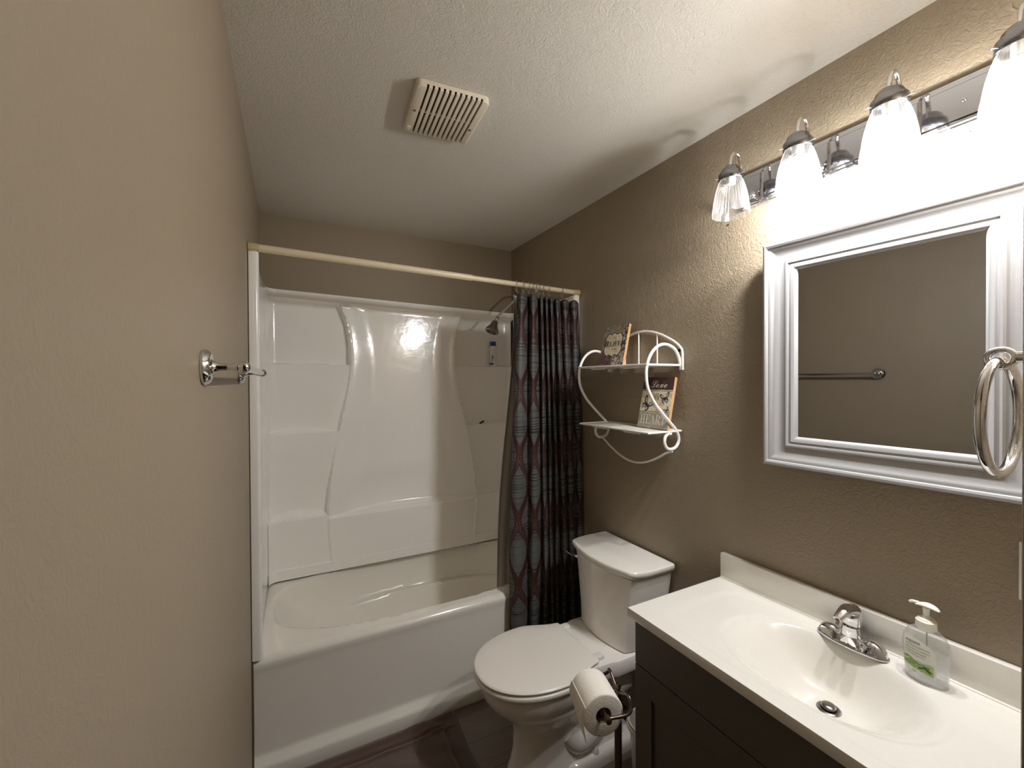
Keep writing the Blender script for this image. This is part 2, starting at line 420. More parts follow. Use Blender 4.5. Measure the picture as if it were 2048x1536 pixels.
# ------------------------------------------------------------------ wall surround over the tub
SH = [1.615, 1.235, 0.778]                     # shelf heights of the side columns
XL = [(0.50, 0.332), (0.55, 0.329), (0.65, 0.321), (0.739, 0.318), (0.935, 0.327), (1.131, 0.355), (1.328, 0.396), (1.529, 0.436), (1.62, 0.4445), (1.701, 0.445), (1.844, 0.427), (1.95, 0.388), (2.02, 0.36)]
XI = [(0.50, 0.47), (0.80, 0.493), (1.205, 0.538), (1.528, 0.589), (1.735, 0.584), (1.94, 0.545), (2.02, 0.52)]
def panel_h(x, z):
    """how far the moulded back panel stands out from the wall"""
    xm = x if x < 0.762 else 1.524-x
    xl = interp(XL, z); xi = interp(XI, z)
    lens = max(0.0, 1-((xm-0.175)/0.17)**2)
    # column tiers with scooped shelves
    b = [0.010, 0.051, 0.079, 0.106]
    if z > SH[0]: t = ss(1.93, SH[0], z); hc = b[0]-0.003*lens*t
    elif z > SH[1]: t = ss(SH[0], SH[1], z); hc = b[1]-0.026*lens*t
    elif z > SH[2]: t = ss(SH[1], SH[2], z); hc = b[2]-0.040*lens*t
    else: hc = b[3]
    # raised centre panel
    hz = lerp(0.112, 0.054, ss(0.5, 1.93, z))
    if z > 0.762:
        dip = lerp(0.036, 0.020, ss(0.80, 1.9, z))
        lz = ss(0.0, 1.0, (xm-xl)/max(0.05, (xi-xl)))
        he = hz - dip*lz
        he -= 0.022*ss(1.05, 0.765, z)*max(0.0, 1-((xm-0.762)/0.44)**2)
        lc = max(0.0, 1-((xm-0.762)/0.44)**2); fl = 0.003+0.036*lc
        if z < 0.762+fl: he = lerp(0.115, he, sin((z-0.762)/fl*pi/2)**0.8)
    else:
        he = 0.116
    for i, s_ in enumerate(SH):
        fl = 0.004+(0.008 if i == 0 else 0.034)*lens
        if s_ < z < s_+fl: hc = lerp(b[i+1]-0.002, hc, sin((z-s_)/fl*pi/2)**0.8)
    h = lerp(hc, he, ss(xl-0.004, xl+0.004, xm))
    bead = 0.004*math.exp(-((xm-xl-0.006)/0.006)**2)
    h += bead
    # drip lip along the bottom and the lip along the top
    h = max(h, 0.118 if z < 0.525 else 0) if z < 0.53 else h
    top = 1.945
    if z > top: h = lerp(h, 0.064, ss(top, top+0.012, z))
    # fillet into the end panels
    r = 0.045; dxe = xm-0.030
    if dxe < r: h = max(h, h + r - sqrt(max(0.0, r*r-(r-max(dxe, 0))**2)))
    return h
def build_surround():
    t = thing('tub_surround', 'glossy white three-sided wall surround with moulded shelves above the bathtub', 'shower surround', (0.76, 2.6, 0.47))
    zs = []
    z = 0.472
    while z < 2.0:
        zs.append(z); z += 0.0125
    for s in SH+[0.762, 0.5275]:
        zs += [s-0.0035, s-0.0008, s+0.0008, s+0.003, s+0.006, s+0.010, s+0.016, s+0.022, s+0.030]
    zs = sorted(set([q for q in zs if all(abs(q-s) > 0.003 or abs(q-s) < 0.0045 for s in SH)]+[2.0]))
    xs = []
    n = 230
    for i in range(n+1): xs.append(lerp(0.031, 1.493, i/n))
    vs = []
    for x in xs:
        tilt = lerp(0.016, -0.020, (x-0.03)/1.46)        # the top edge runs slightly out of level
        for z in zs:
            zz = z + tilt*ss(1.70, 2.0, z)
            vs.append((x, D-0.0005-panel_h(x, z), zz))
        vs.append((x, D-0.002, 2.0+tilt))
    m = len(zs)+1
    fs = [(i*m+j, i*m+j+1, (i+1)*m+j+1, (i+1)*m+j) for i in range(n) for j in range(m-1)]
    mk('back_panel', vs, fs, M_ACRY, t, ang=50)
    # two end panels: front flange, flat field, both with rounded edges
    for sgn in (0, 1):
        px = lambda v: v if sgn == 0 else W-v
        prof = [(0.0015, 1.866), (0.003, 1.858), (0.026, 1.855), (0.033, 1.858), (0.036, 1.866), (0.036, 1.895), (0.030, 1.915), (0.024, 1.925), (0.022, 1.94), (0.024, 2.30), (0.027, 2.46), (0.031, 2.53), (0.036, 2.56)]
        zt0 = 2.018 if sgn == 0 else 1.978
        lv = [0.468, 0.474, 0.9, 1.4, 1.9, 1.99, 1.997, 2.0]
        rs = []
        for li, z in enumerate(lv):
            row = []
            for (a, y) in prof:
                fz = ss(1.95, 1.86, y)
                zb = z if z > 0.6 else z + 0.030*ss(2.2, 2.6, y)
                if z > 1.9:
                    zt = lerp(2.016 if sgn == 0 else 1.980, zt0, fz); zb = z-2.0+zt
                ins = 0.004 if li == len(lv)-1 else (0.001 if li == len(lv)-2 else 0)
                row.append(Vector((px(max(0.001, a-ins)), y, zb)))
            rs.append(row)
        # close back against the wall
        rs.append([Vector((px(0.001), p.y, p.z)) for p in rs[-1]])
        vs, fs = rings(rs, closed=False)
        mk('end_panel', vs, fs, M_ACRY, t, ang=50)
    # little soap ribs on the two lower left and right shelves
    for (z, hb, he) in ((SH[1], 0.051, 0.079), (SH[2], 0.079, 0.106)):
        for side in (0, 1):
            mb = MB()
            for k in range(6):
                x = 0.105+k*0.021
                x = x if side == 0 else W-x
                y0 = D-panel_h(x, z+0.01); y1 = D-panel_h(x, z-0.01)+0.006
                mb.add(*tube([(x, y0+0.004, z+0.001), (x, y1, z+0.001)], 0.0035, 8))
            mb.build('soap_ribs', M_ACRY, t)
    return t
build_surround()

# ------------------------------------------------------------------ curtain rod, rings, curtain, liner
ROD_Y = 1.862
def rod_z(x): return lerp(2.026, 1.992, x/1.49)
def build_rod():
    t = thing('curtain_rod', 'almond telescoping rod spanning the alcove above the bathtub', 'curtain rod', (0.76, ROD_Y, 2.01))
    P = lambda x: (x, ROD_Y, rod_z(x))
    mk('rod_outer_tube', *tube([P(0.03), P(0.9)], 0.0145, 24), M_ROD, t)
    mk('rod_inner_tube', *tube([P(0.9), P(1.50)], 0.0122, 24), M_ROD, t)
    mk('joint_collar', *tube([P(0.893), P(0.90)], 0.0152, 24), M_ROD, t)
    mk('end_cap', *tube([P(0.002), P(0.008), P(0.012), P(0.036), P(0.038)], [0.0165, 0.0175, 0.0168, 0.0160, 0.0150], 24), M_RODEND, t)
    mk('end_cap', *tube([P(1.484), P(1.487), P(1.512), P(1.516), P(1.522)], [0.0135, 0.0150, 0.0160, 0.0168, 0.0165], 24), M_RODEND, t)
build_rod()
RX = [1.138, 1.178, 1.210, 1.232, 1.252, 1.272, 1.294, 1.330, 1.412]
def ring_geo(x):
    z = rod_z(x); P = []
    for k in range(20):
        a = 2*pi*k/20; P.append((x+0.004*sin(a), ROD_Y+0.019*sin(a), z-0.008+0.026*cos(a)))
    return tube(P, 0.0016, 8, closed=True)
ring0 = None
for i, x in enumerate(RX):
    lab = ['thin silver ring farthest left on the curtain rod, at the curtain edge',
           'thin silver ring second from the curtain\'s free edge',
           'thin silver ring third from the curtain\'s free edge',
           'thin silver ring fourth from the curtain\'s free edge, in the bunched cluster',
           'thin silver ring in the middle of the bunched cluster on the rod',
           'thin silver ring just right of the middle of the bunched cluster',
           'thin silver ring at the wall side of the bunched cluster',
           'thin silver ring alone between the cluster and the last ring',
           'thin silver ring nearest the wall end of the curtain rod'][i]
    if ring0 is None:
        vs, fs = ring_geo(0.0); z0 = rod_z(0.0)
        ring0 = mk('curtain_ring', [Vector(v)-Vector((0, 0, z0)) + Vector((x, 0, rod_z(x))) for v in vs], fs, M_CHROME, None, origin=(x, ROD_Y, rod_z(x))); r = ring0
    else:
        r = ring0.copy(); C.objects.link(r); r.location = (x, ROD_Y, rod_z(x))
    tag(r, lab, 'curtain ring', 'silver rings holding the shower curtain')

# pleats: (centre at top, half width at top, centre at bottom, half width at bottom, depth)
PL = [(1.140, 0.030, 1.112, 0.055, 0.016), (1.206, 0.030, 1.205, 0.044, 0.022), (1.250, 0.016, 1.268, 0.022, 0.019), (1.280, 0.014, 1.305, 0.018, 0.018),
      (1.308, 0.014, 1.343, 0.020, 0.018), (1.344, 0.020, 1.386, 0.024, 0.018), (1.396, 0.027, 1.436, 0.029, 0.016), (1.452, 0.030, 1.493, 0.028, 0.013)]
def build_curtain():
    t = thing('shower_curtain', 'dark slate shower curtain with maroon ogee waves, bunched at the right of the bathtub', 'shower curtain', (1.29, 1.815, 0.2))
    ztop, zbot, nz, npl = 1.945, 0.165, 120, 18
    VP = 0.318; z_node = 1.79
    vs = []; uv = []; cols = len(PL)*npl+1
    for r in range(nz+1):
        q = r/nz; z = lerp(ztop, zbot, q)
        e = ss(0.0, 1.0, q**0.6)
        for c in range(cols):
            u = c/npl; k = min(len(PL)-1, int(u)); f = u-k        # f: 0..1 across one pleat
            ct, ht, cb, hb, dp = PL[k]
            cc = lerp(ct, cb, e); hh = lerp(ht, hb, e)
            # blend the seams of neighbouring pleats
            lo = cc-hh if k == 0 else (cc-hh + lerp(PL[k-1][0]+PL[k-1][1], PL[k-1][2]+PL[k-1][3], e))/2
            hi = cc+hh if k == len(PL)-1 else (cc+hh + lerp(PL[k+1][0]-PL[k+1][1], PL[k+1][2]-PL[k+1][3], e))/2
            x = lerp(lo, hi, f - 0.085*sin(2*pi*f))
            a = dp*(1.15 - 0.25*e)*(1+0.12*sin(3.1*z+k))
            y = 1.826 - a*cos(2*pi*(f-0.5)) - 0.010*e + 0.006*sin(2.3*z+1.7*k)
            x += 0.62*(y-1.826)+0.012
            sag = 0.012*(0.5-0.5*cos(2*pi*(f-0.0)))*ss(0.06, 0.0, q)
            slope = lerp(0.0, 0.022, ss(1.15, 1.5, x)) if q < 1 else 0
            x += 0.0035*sin(6*z+2*k)*e
            vs.append((x, y, z-0.0*sag + 0.003*cos(2*pi*(f-0.5))*ss(0.08, 0.0, q)-slope*ss(0.3, 0, q)*0.5))
            uv.append((u-0.5, (z-z_node)/VP))
    fs = [(r*cols+c, r*cols+c+1, (r+1)*cols+c+1, (r+1)*cols+c) for r in range(nz) for c in range(cols-1)]
    o = mk('curtain_fabric', vs, fs, M_CURT, t, ang=80, uv=uv)
    md = o.modifiers.new('thickness', 'SOLIDIFY'); md.thickness = 0.0012; md.offset = 0
    # hooks that tie the fabric to the rings
    for x in RX:
        mk('hook', *tube([(x, ROD_Y-0.004, rod_z(x)-0.034), (x+0.002, ROD_Y-0.012, rod_z(x)-0.044), (x, ROD_Y-0.024, rod_z(x)-0.052), (x, 1.832, rod_z(x)-0.066)], 0.0014, 6, sub=3), M_CHROME, t)
    return t
build_curtain()
def build_liner():
    def fn(a, b):
        q = b
        x0 = lerp(1.122, 1.075, ss(0, 1, q)); x1 = lerp(1.470, 1.36, q)
        y = lerp(1.875, 1.99, ss(0.0, 0.85, q)) + 0.010*sin(a*26+q*2)*(0.4+0.6*a)
        x = lerp(x0, x1, a) + 0.003*sin(q*9)*(1-a)
        if a < 0.06: y -= (0.06-a)*0.25
        return Vector((x, y, lerp(1.946, 0.335, q)))
    vs, fs = grid(70, 60, fn)
    o = mk('curtain_liner', vs, fs, M_LINER, None, ang=80, origin=(1.28, 1.93, 0.34))
    tag(o, 'plain white vinyl liner hanging inside the bathtub behind the shower curtain', 'shower liner')
    md = o.modifiers.new('thickness', 'SOLIDIFY'); md.thickness = 0.0008
build_liner()

# ------------------------------------------------------------------ shower head
def build_shower():
    t = thing('showerhead', 'chrome bell shower head on a thin angled arm at the right end of the tub', 'shower head', (1.50, 2.30, 2.09))
    mk('wall_flange', *lathe([(0.0, 0.0), (0.030, 0.0), (0.030, 0.004), (0.022, 0.012), (0.010, 0.016), (0, 0.016)], (1.502+0.02, 2.30, 2.105), (-1, 0, 0)), M_CHROME, t)
    mk('shower_arm', *tube([(1.518, 2.30, 2.105), (1.46, 2.30, 2.098), (1.40, 2.30, 2.05), (1.236, 2.30, 1.895)], 0.0065, 12, sub=6), M_CHROME, t)
    A = Vector((-0.42, -0.05, -1)).normalized(); c = Vector((1.240, 2.30, 1.897))
    mk('swivel_joint', *lathe([(0.0, -0.004), (0.016, -0.004), (0.019, 0.000), (0.010, 0.006), (0.010, 0.016), (0.014, 0.020), (0.012, 0.026), (0, 0.026)], c, A, 20), M_CHROME, t)
    b = mk('bell', *lathe([(0.0, 0.024), (0.016, 0.024), (0.019, 0.034), (0.024, 0.052), (0.034, 0.070), (0.041, 0.080), (0.042, 0.088), (0.037, 0.096), (0.033, 0.096), (0.0, 0.094)], c, A, 32), M_BRUSH, t)
    mb = MB()
    for k in range(8):
        a = 2*pi*k/8; U = A.orthogonal().normalized(); V = A.cross(U)
        mb.add(*lathe([(0.0, 0.094), (0.005, 0.094), (0.0045, 0.098), (0, 0.098)], c+(U*cos(a)+V*sin(a))*0.022, A, 10))
    mb.build('spray_nozzles', M_RUBBER, t)
build_shower()

# ------------------------------------------------------------------ shampoo bottle and small loop on the surround shelves
def ell(cx, cy, a, b, z, n=28, rot=0.0, p=2.0):
    o = []
    for k in range(n):
        t = 2*pi*k/n; c, s = cos(t), sin(t)
        x = a*math.copysign(abs(c)**(2/p), c); y = b*math.copysign(abs(s)**(2/p), s)
        o.append(Vector((cx+x*cos(rot)-y*sin(rot), cy+x*sin(rot)+y*cos(rot), z)))
    return o
def build_shampoo():
    cx, cy, z0 = 1.363, 2.617, SH[0]+0.0015
    z1 = z0+0.160
    t = thing('shampoo_bottle', 'slim white bottle with a blue cap standing below the shower head', 'bottle', (cx, cy, z0))
    rs = [ell(cx, cy, a, b, z, rot=-0.3) for (a, b, z) in ((0.021, 0.0135, z0), (0.0235, 0.0155, z0+0.003), (0.0235, 0.0155, z0+0.06), (0.0225, 0.015, z0+0.12), (0.021, 0.014, z0+0.137), (0.0195, 0.0135, z0+0.139))]
    mk('bottle_body', *rings(rs), M_WHITEP, t)
    rs = [ell(cx, cy, a, b, z, rot=-0.3) for (a, b, z) in ((0.0200, 0.014, z0+0.1395), (0.0200, 0.014, z0+0.166), (0.018, 0.0125, z0+0.168))]
    mk('cap', *rings(rs), M_BLUE, t)
    # vertical lettering and a small blue band on the front
    n = Vector((-0.45, -1, 0)).normalized(); e = Vector((n.y*-1, n.x, 0)); e = Vector((0.9, -0.40, 0)).normalized()
    base = Vector((cx, cy, z0)) + n*0.0175
    fx = lambda a, b, c: base + e*(b*1.0-0.004) + Vector((0, 0, 1))*(0.128-a) + n*c
    mk('label_lettering', *text_geo('\U0001D4E3\U0001D4F1\U0001D4F2\U0001D4F7', 0.020, fx, 0.018+0.055, 0, 'CENTER', 0.0004), M_BLACKP, t, smooth=False)
    rs = [ell(cx, cy, 0.0238, 0.0158, z, rot=-0.3) for z in (z0+0.012, z0+0.026)]
    pts0 = [p for p in rs[0] if (p-Vector((cx, cy, p.z))).dot(n) > 0.006 and (p-Vector((cx, cy, p.z))).dot(e) < 0.004]
    vs = pts0+[p+Vector((0, 0, 0.012)) for p in pts0]; m = len(pts0)
    pts = sorted(range(m), key=lambda i: pts0[i].dot(e))
    vs = [pts0[i] for i in pts]+[pts0[i]+Vector((0, 0, 0.012)) for i in pts]
    mk('label_band', vs, [(i, i+1, m+i+1, m+i) for i in range(m-1)], M_BLUE, t)
build_shampoo()
o = mk('bath_loop', *tube([(1.262+0.015*cos(a), 2.585+0.010*sin(a), SH[1]+0.010+0.007*cos(a)) for a in [2*pi*k/16 for k in range(16)]], 0.0035, 8, closed=True), M_RUBBER, None, origin=(1.262, 2.585, SH[1]))
tag(o, 'small dark loop lying on the middle right surround shelf below the shampoo bottle', 'bath accessory')

# ------------------------------------------------------------------ exhaust fan cover
def build_fan():
    cx, cy = 0.606, 1.380
    t = thing('exhaust_fan_cover', 'square ivory slotted exhaust fan cover on the ceiling', 'vent cover', (cx, cy, H))
    hx, hy, dp = 0.117, 0.130, 0.023
    R = Matrix.Rotation(radians(-4), 4, 'Z'); T = Matrix.Translation((cx, cy, 0))
    zb = H-dp
    mb = MB()
    def rr(a, b, r, z, n=6):
        o = []
        for (sx, sy, a0) in ((1, 1, 0), (-1, 1, pi/2), (-1, -1, pi), (1, -1, 3*pi/2)):
            for k in range(n+1):
                t = a0+k/n*pi/2; o.append(Vector((sx*(a-r)+r*cos(t)*1.0, sy*(b-r)+r*sin(t), z)))
        return o
    zc = zb+0.009                                # the slots are cut up to here through the skirt
    v, f = rings([rr(hx, hy, 0.016, H-0.001), rr(hx, hy, 0.016, zc)], cap0=False, cap1=False); mb.add(v, f)
    ns = 11; x0s, x1s = -0.082, 0.090; pit = (x1s-x0s)/(ns-1); sw = 0.0072
    def bar(a, b):
        """one slat of the grille, its ends rounded into the skirt; the outer ones carry the corners"""
        o = []
        def ylim(x):
            d = max(0.0, abs(x)-(hx-0.016)); return hy-0.016+sqrt(max(0.0, 0.016**2-d*d))
        m = 10 if (b-a) > 0.02 else 1
        xs = [lerp(a, b, k/m) for k in range(m+1)]
        outl = lambda ins, z: [Vector((x+(ins if k == 0 and a < -hx+0.001 else 0)-(ins if k == m and b > hx-0.001 else 0), ylim(x)-ins, z)) for k, x in enumerate(xs)] + [Vector((x+(ins if k == 0 and a < -hx+0.001 else 0)-(ins if k == m and b > hx-0.001 else 0), -ylim(x)+ins, z)) for k, x in reversed(list(enumerate(xs)))]
        return rings([outl(0.0, zc), outl(0.0, zb+0.005), outl(0.0015, zb+0.0015), outl(0.005, zb)])
    prev = -hx
    for k in range(ns):
        c = x0s+pit*k; mb.add(*bar(prev, c-sw/2)); prev = c+sw/2
    mb.add(*bar(prev, hx))
    mb.add(*box(x0s, x1s, -0.003, 0.003, zb+0.004, zb+0.010))
    mb.xf(T @ R); mb.build('cover', M_FAN, t, ang=30)
    mb = MB(); mb.add(*box(-hx+0.012, hx-0.012, -hy+0.012, hy-0.012, zb+0.012, zb+0.018)).xf(T @ R); mb.build('dark_housing', M_DARK, t, smooth=False)
    for sx in (-1, 1):
        mb = MB(); mb.add(*lathe([(0.0, 0.0), (0.0045, 0.0), (0.0045, -0.002), (0, -0.0028)], (sx*0.100, -0.004 if sx < 0 else 0.03, zb)))
        mb.add(*box(sx*0.100-0.004, sx*0.100+0.004, -0.0046 if sx < 0 else 0.0294, -0.0034 if sx < 0 else 0.0306, zb-0.0034, zb-0.002)).xf(T @ R)
        mb.build('screw', M_BRUSH, t)
    mb = MB(); mb.add(*box(-0.108, -0.094, 0.088, 0.112, zb-0.0012, zb+0.001, 0.0005)).xf(T @ R); mb.build('embossed_tab', M_FAN, t)
build_fan()

# ------------------------------------------------------------------ towel bar on the left wall
def build_towelbar():
    y0, y1, z, xb = 0.920, 1.530, 1.548, 0.062
    t = thing('towel_bar', 'chrome towel bar with round rosettes on the left wall', 'towel bar', (0, 1.225, z))
    for y in (y0, y1):
        mk('rosette', *lathe([(0.0, 0.0), (0.031, 0.0), (0.032, 0.004), (0.029, 0.010), (0.024, 0.0135), (0.019, 0.0120), (0.014, 0.0135), (0.010, 0.018), (0.0072, 0.026), (0.0055, 0.036), (0.0060, 0.044), (0.0085, 0.050), (0.0085, 0.052), (0, 0.052)], (0.0005, y, z), (1, 0, 0), 40), M_CHROME, t)
        s = []
        for k in range(13):
            a = pi*k/12; s.append((0.0115*sin(a), -0.0115*cos(a)))
        mk('finial_ball', *lathe(s, (xb, y, z), (0, 1, 0), 24), M_CHROME, t)
    mk('bar', *tube([(xb, y0, z), (xb, y1, z)], 0.0075, 20), M_CHROME, t)
build_towelbar()

# ------------------------------------------------------------------ towel ring on the doorway wall
def build_ring():
    cx, cz = 0.970, 1.470; y = 0.197
    t = thing('towel_ring', 'large chrome towel ring on the doorway wall, in front of the mirror edge', 'towel ring', (cx, YF, 1.545))
    R = 0.0745
    mk('ring', *tube([(cx+R*sin(a), y+0.0*cos(a), cz+R*cos(a)) for a in [2*pi*k/64 for k in range(64)]], 0.0062, 16, closed=True), M_CHROME, t)
    zt = cz+R
    mk('rosette', *lathe([(0.0, 0.0), (0.030, 0.0), (0.031, 0.004), (0.026, 0.010), (0.014, 0.013), (0.009, 0.020), (0.007, 0.032), (0.007, 0.040), (0, 0.040)], (cx, YF+0.0008, zt+0.004), (0, 1, 0), 36), M_CHROME, t)
    mk('loop', *tube([(cx+0.0, y+0.013*sin(a), zt+0.003+0.0115*cos(a)) for a in [2*pi*k/24 for k in range(24)]], 0.0040, 12, closed=True, upv=(1, 0, 0), sq=1.9), M_CHROME, t)
build_ring()

# ------------------------------------------------------------------ framed mirror
def build_mirror():
    y0, y1, z0, z1 = 0.256, 0.823, 1.255, 1.942
    t = thing('wall_mirror', 'rectangular mirror in a wide pearl-white moulded frame above the vanity', 'mirror', (W, (y0+y1)/2, z0))
    TL_ = Matrix.Translation((W-0.0005, y0, 0)) @ Matrix.Rotation(radians(3.6), 4, 'Z') @ Matrix.Translation((-(W-0.0005), -y0, 0))   # hangs a little out of parallel
    pr = [(0.000, 0.001), (0.000, 0.026), (0.003, 0.031), (0.009, 0.034), (0.014, 0.032), (0.016, 0.028), (0.021, 0.0275), (0.027, 0.024), (0.036, 0.0195), (0.048, 0.0165), (0.060, 0.0155), (0.0605, 0.0185), (0.065, 0.021), (0.0695, 0.0195), (0.0705, 0.0165), (0.0755, 0.0165), (0.0775, 0.0185), (0.084, 0.0165), (0.090, 0.0115), (0.0925, 0.0075), (0.0925, 0.002)]
    rs = []
    for (d, h) in pr:
        rs.append([Vector((W-h, y0+d, z0+d)), Vector((W-h, y1-d, z0+d)), Vector((W-h, y1-d, z1-d)), Vector((W-h, y0+d, z1-d))])
    vs, fs = rings(rs, cap0=False, cap1=False)
    mk('frame', [TL_ @ v for v in vs], fs, M_FRAME, t, ang=28)
    g = NT('mirror_glass'); g.set(Metallic=1.0, Roughness=0.015)
    g.link(g.mix(g.noise(4, 2), (0.50, 0.51, 0.52, 1), (0.49, 0.50, 0.51, 1)), g.b.inputs['Base Color'])
    i = 0.0925; b = 0.022
    a0, a1, c0, c1 = y0+i-0.001, y1-i+0.001, z0+i-0.001, z1-i+0.001
    def rect(h, d): return [Vector((W-h, a0+d, c0+d)), Vector((W-h, a1-d, c0+d)), Vector((W-h, a1-d, c1-d)), Vector((W-h, a0+d, c1-d))]
    vs, fs = rings([rect(0.0064, 0), rect(0.0068, b)], cap0=False)
    mk('glass', [TL_ @ v for v in vs], fs, g.m, t, smooth=False)
    mb = MB(); mb.add(*box(W-0.010, W-0.0003, y0+0.05, y1-0.03, z0+0.04, z1-0.04)); mb.build('backing_box', M_WHITEP, t, smooth=False)
build_mirror()

# ------------------------------------------------------------------ vanity light bar
LY = [0.882, 0.679, 0.476, 0.273]
def build_light():
    y0, y1, z0, z1 = 0.232, 0.920, 2.098, 2.212
    t = thing('vanity_light', 'four-lamp polished vanity light bar with ribbed glass shades, above the mirror', 'wall light', (W, 0.577, 2.1))
    pr = [(0.0, 0.001), (0.0, 0.014), (0.003, 0.018), (0.008, 0.018), (0.010, 0.021), (0.016, 0.021), (0.019, 0.024)]
    rs = [[Vector((W-h, y0+d, z0+d)), Vector((W-h, y1-d, z0+d)), Vector((W-h, y1-d, z1-d)), Vector((W-h, y0+d, z1-d))] for d, h in pr]
    mk('backplate', *rings(rs, cap0=False), M_PLATE, t, smooth=False)
    for y in (0.381, 0.78):
        mk('plate_screw', *lathe([(0, 0), (0.004, 0), (0.0035, 0.002), (0, 0.003)], (W-0.0242, y, 2.155), (-1, 0, 0), 14), M_CHROME, t)
    xl = W-0.130
    for i, y in enumerate(LY):
        zc = 2.196
        mk('arm', *tube([(W-0.024, y, 2.132), (W-0.05, y, 2.122), (W-0.072, y, 2.134), (W-0.078, y, 2.165), (W-0.079, y, 2.215), (W-0.088, y, 2.242), (W-0.104, y, 2.252), (W-0.121, y, 2.242), (xl, y, 2.218), (xl, y, 2.196)], 0.0052, 14, sub=6), M_CHROME, t)
        mk('arm_mount', *lathe([(0, 0), (0.013, 0), (0.012, 0.004), (0.007, 0.008), (0, 0.008)], (W-0.024, y, 2.132), (-1, 0, 0), 24), M_CHROME, t)
        cap = mk('fitter_cap', *lathe([(0, 0.034), (0.008, 0.034), (0.012, 0.032), (0.020, 0.029), (0.0265, 0.022), (0.0300, 0.013), (0.0345, 0.009), (0.0362, 0.006), (0.0362, -0.012), (0.0350, -0.014), (0.0340, -0.012), (0.0335, 0.004), (0.0, 0.006)], (xl, y, 2.172), (0, 0, 1), 36), M_GUN, t)
        for k in range(3):
            a = radians(20+120*k); dr = Vector((cos(a), sin(a), 0)); p = Vector((xl, y, 2.165))
            mk('thumb_screw', *tube([p+dr*0.033, p+dr*0.046, p+dr*0.0461, p+dr*0.049], [0.0014, 0.0014, 0.0028, 0.0022], 10), M_CHROME, cap)
        mk('socket', *lathe([(0, 0.0), (0.014, 0.0), (0.014, -0.026), (0.010, -0.028), (0, -0.028)], (xl, y, 2.172), (0, 0, 1), 20), M_WHITEP, cap)
        if i > 0: mk('bulb_base_baffle', *lathe([(0, -0.026), (0.012, -0.026), (0.015, -0.034), (0.0265, -0.052), (0.0285, -0.071), (0.0275, -0.071), (0.0255, -0.052), (0.0, -0.050)], (xl, y, 2.172), (0, 0, 1), 28), M_WHITEP, cap)  # opaque collar added around each lit bulb to hold back its upward light
        # ribbed bell glass with a scalloped clear hem
        N = 144
        prof = [(0.0310, 0.0), (0.0318, 0.006), (0.0345, 0.012), (0.0400, 0.028), (0.0455, 0.050), (0.0495, 0.072), (0.0515, 0.084), (0.0530, 0.094), (0.0545, 0.108), (0.0550, 0.116)]
        rs = []
        for (r, h) in prof:
            row = []
            for k in range(N):
                a = 2*pi*k/N
                rib = 0.0009*cos(36*a)*ss(0.004, 0.012, h)*ss(0.088, 0.080, h)
                sc = 0.0035*abs(sin(5*a))*ss(0.09, 0.116, h)
                fl = 0.0018*cos(10*a)*ss(0.086, 0.10, h)
                rr_ = r+rib+fl
                row.append(Vector((xl+rr_*cos(a), y+rr_*sin(a), 2.166-h-sc)))
            rs.append(row)
        vs, fs = rings(rs, cap0=False, cap1=False)
        sh = mk('lamp_shade', vs, fs, M_SHADE, t, ang=80)
        sh['label'] = 'clear ribbed shade of the unlit lamp' if i == 0 else 'glowing ribbed glass shade'
        if i > 0:
            ld = bpy.data.lights.new('bulb', 'POINT'); ld.energy = LAMP_W; ld.color = LAMP_COL; ld.shadow_soft_size = 0.024
            lo = bpy.data.objects.new('bulb', ld); C.objects.link(lo); lo.parent = t; lo.location = Vector((xl, y, 2.094))-t.location
build_light()
for (yy, zz, lab) in ((0.983, 2.071, 'tiny screw left in the wall below the unlit lamp'), (0.377, 2.085, 'tiny screw left in the wall above the mirror frame')):
    o = mk('wall_screw', *lathe([(0, 0), (0.0035, 0), (0.003, 0.002), (0, 0.003)], (W-0.0002, yy, zz), (-1, 0, 0), 12), M_BRUSH, None, origin=(W, yy, zz))
    tag(o, lab, 'screw')

# ------------------------------------------------------------------ outlet
def build_outlet():
    t = thing('wall_outlet', 'white outlet plate on the wall below the mirror at the right picture edge', 'outlet', (W, 0.262, 1.108))
    mk('cover_plate', *box(W-0.006, W-0.0002, 0.184, 0.300, 1.046, 1.171, 0.002), M_WHITEP, t)
    for y in (0.212, 0.272):
        mk('receptacle', *box(W-0.0085, W-0.0055, y-0.016, y+0.016, 1.076, 1.142, 0.001), M_FAN, t)
build_outlet()

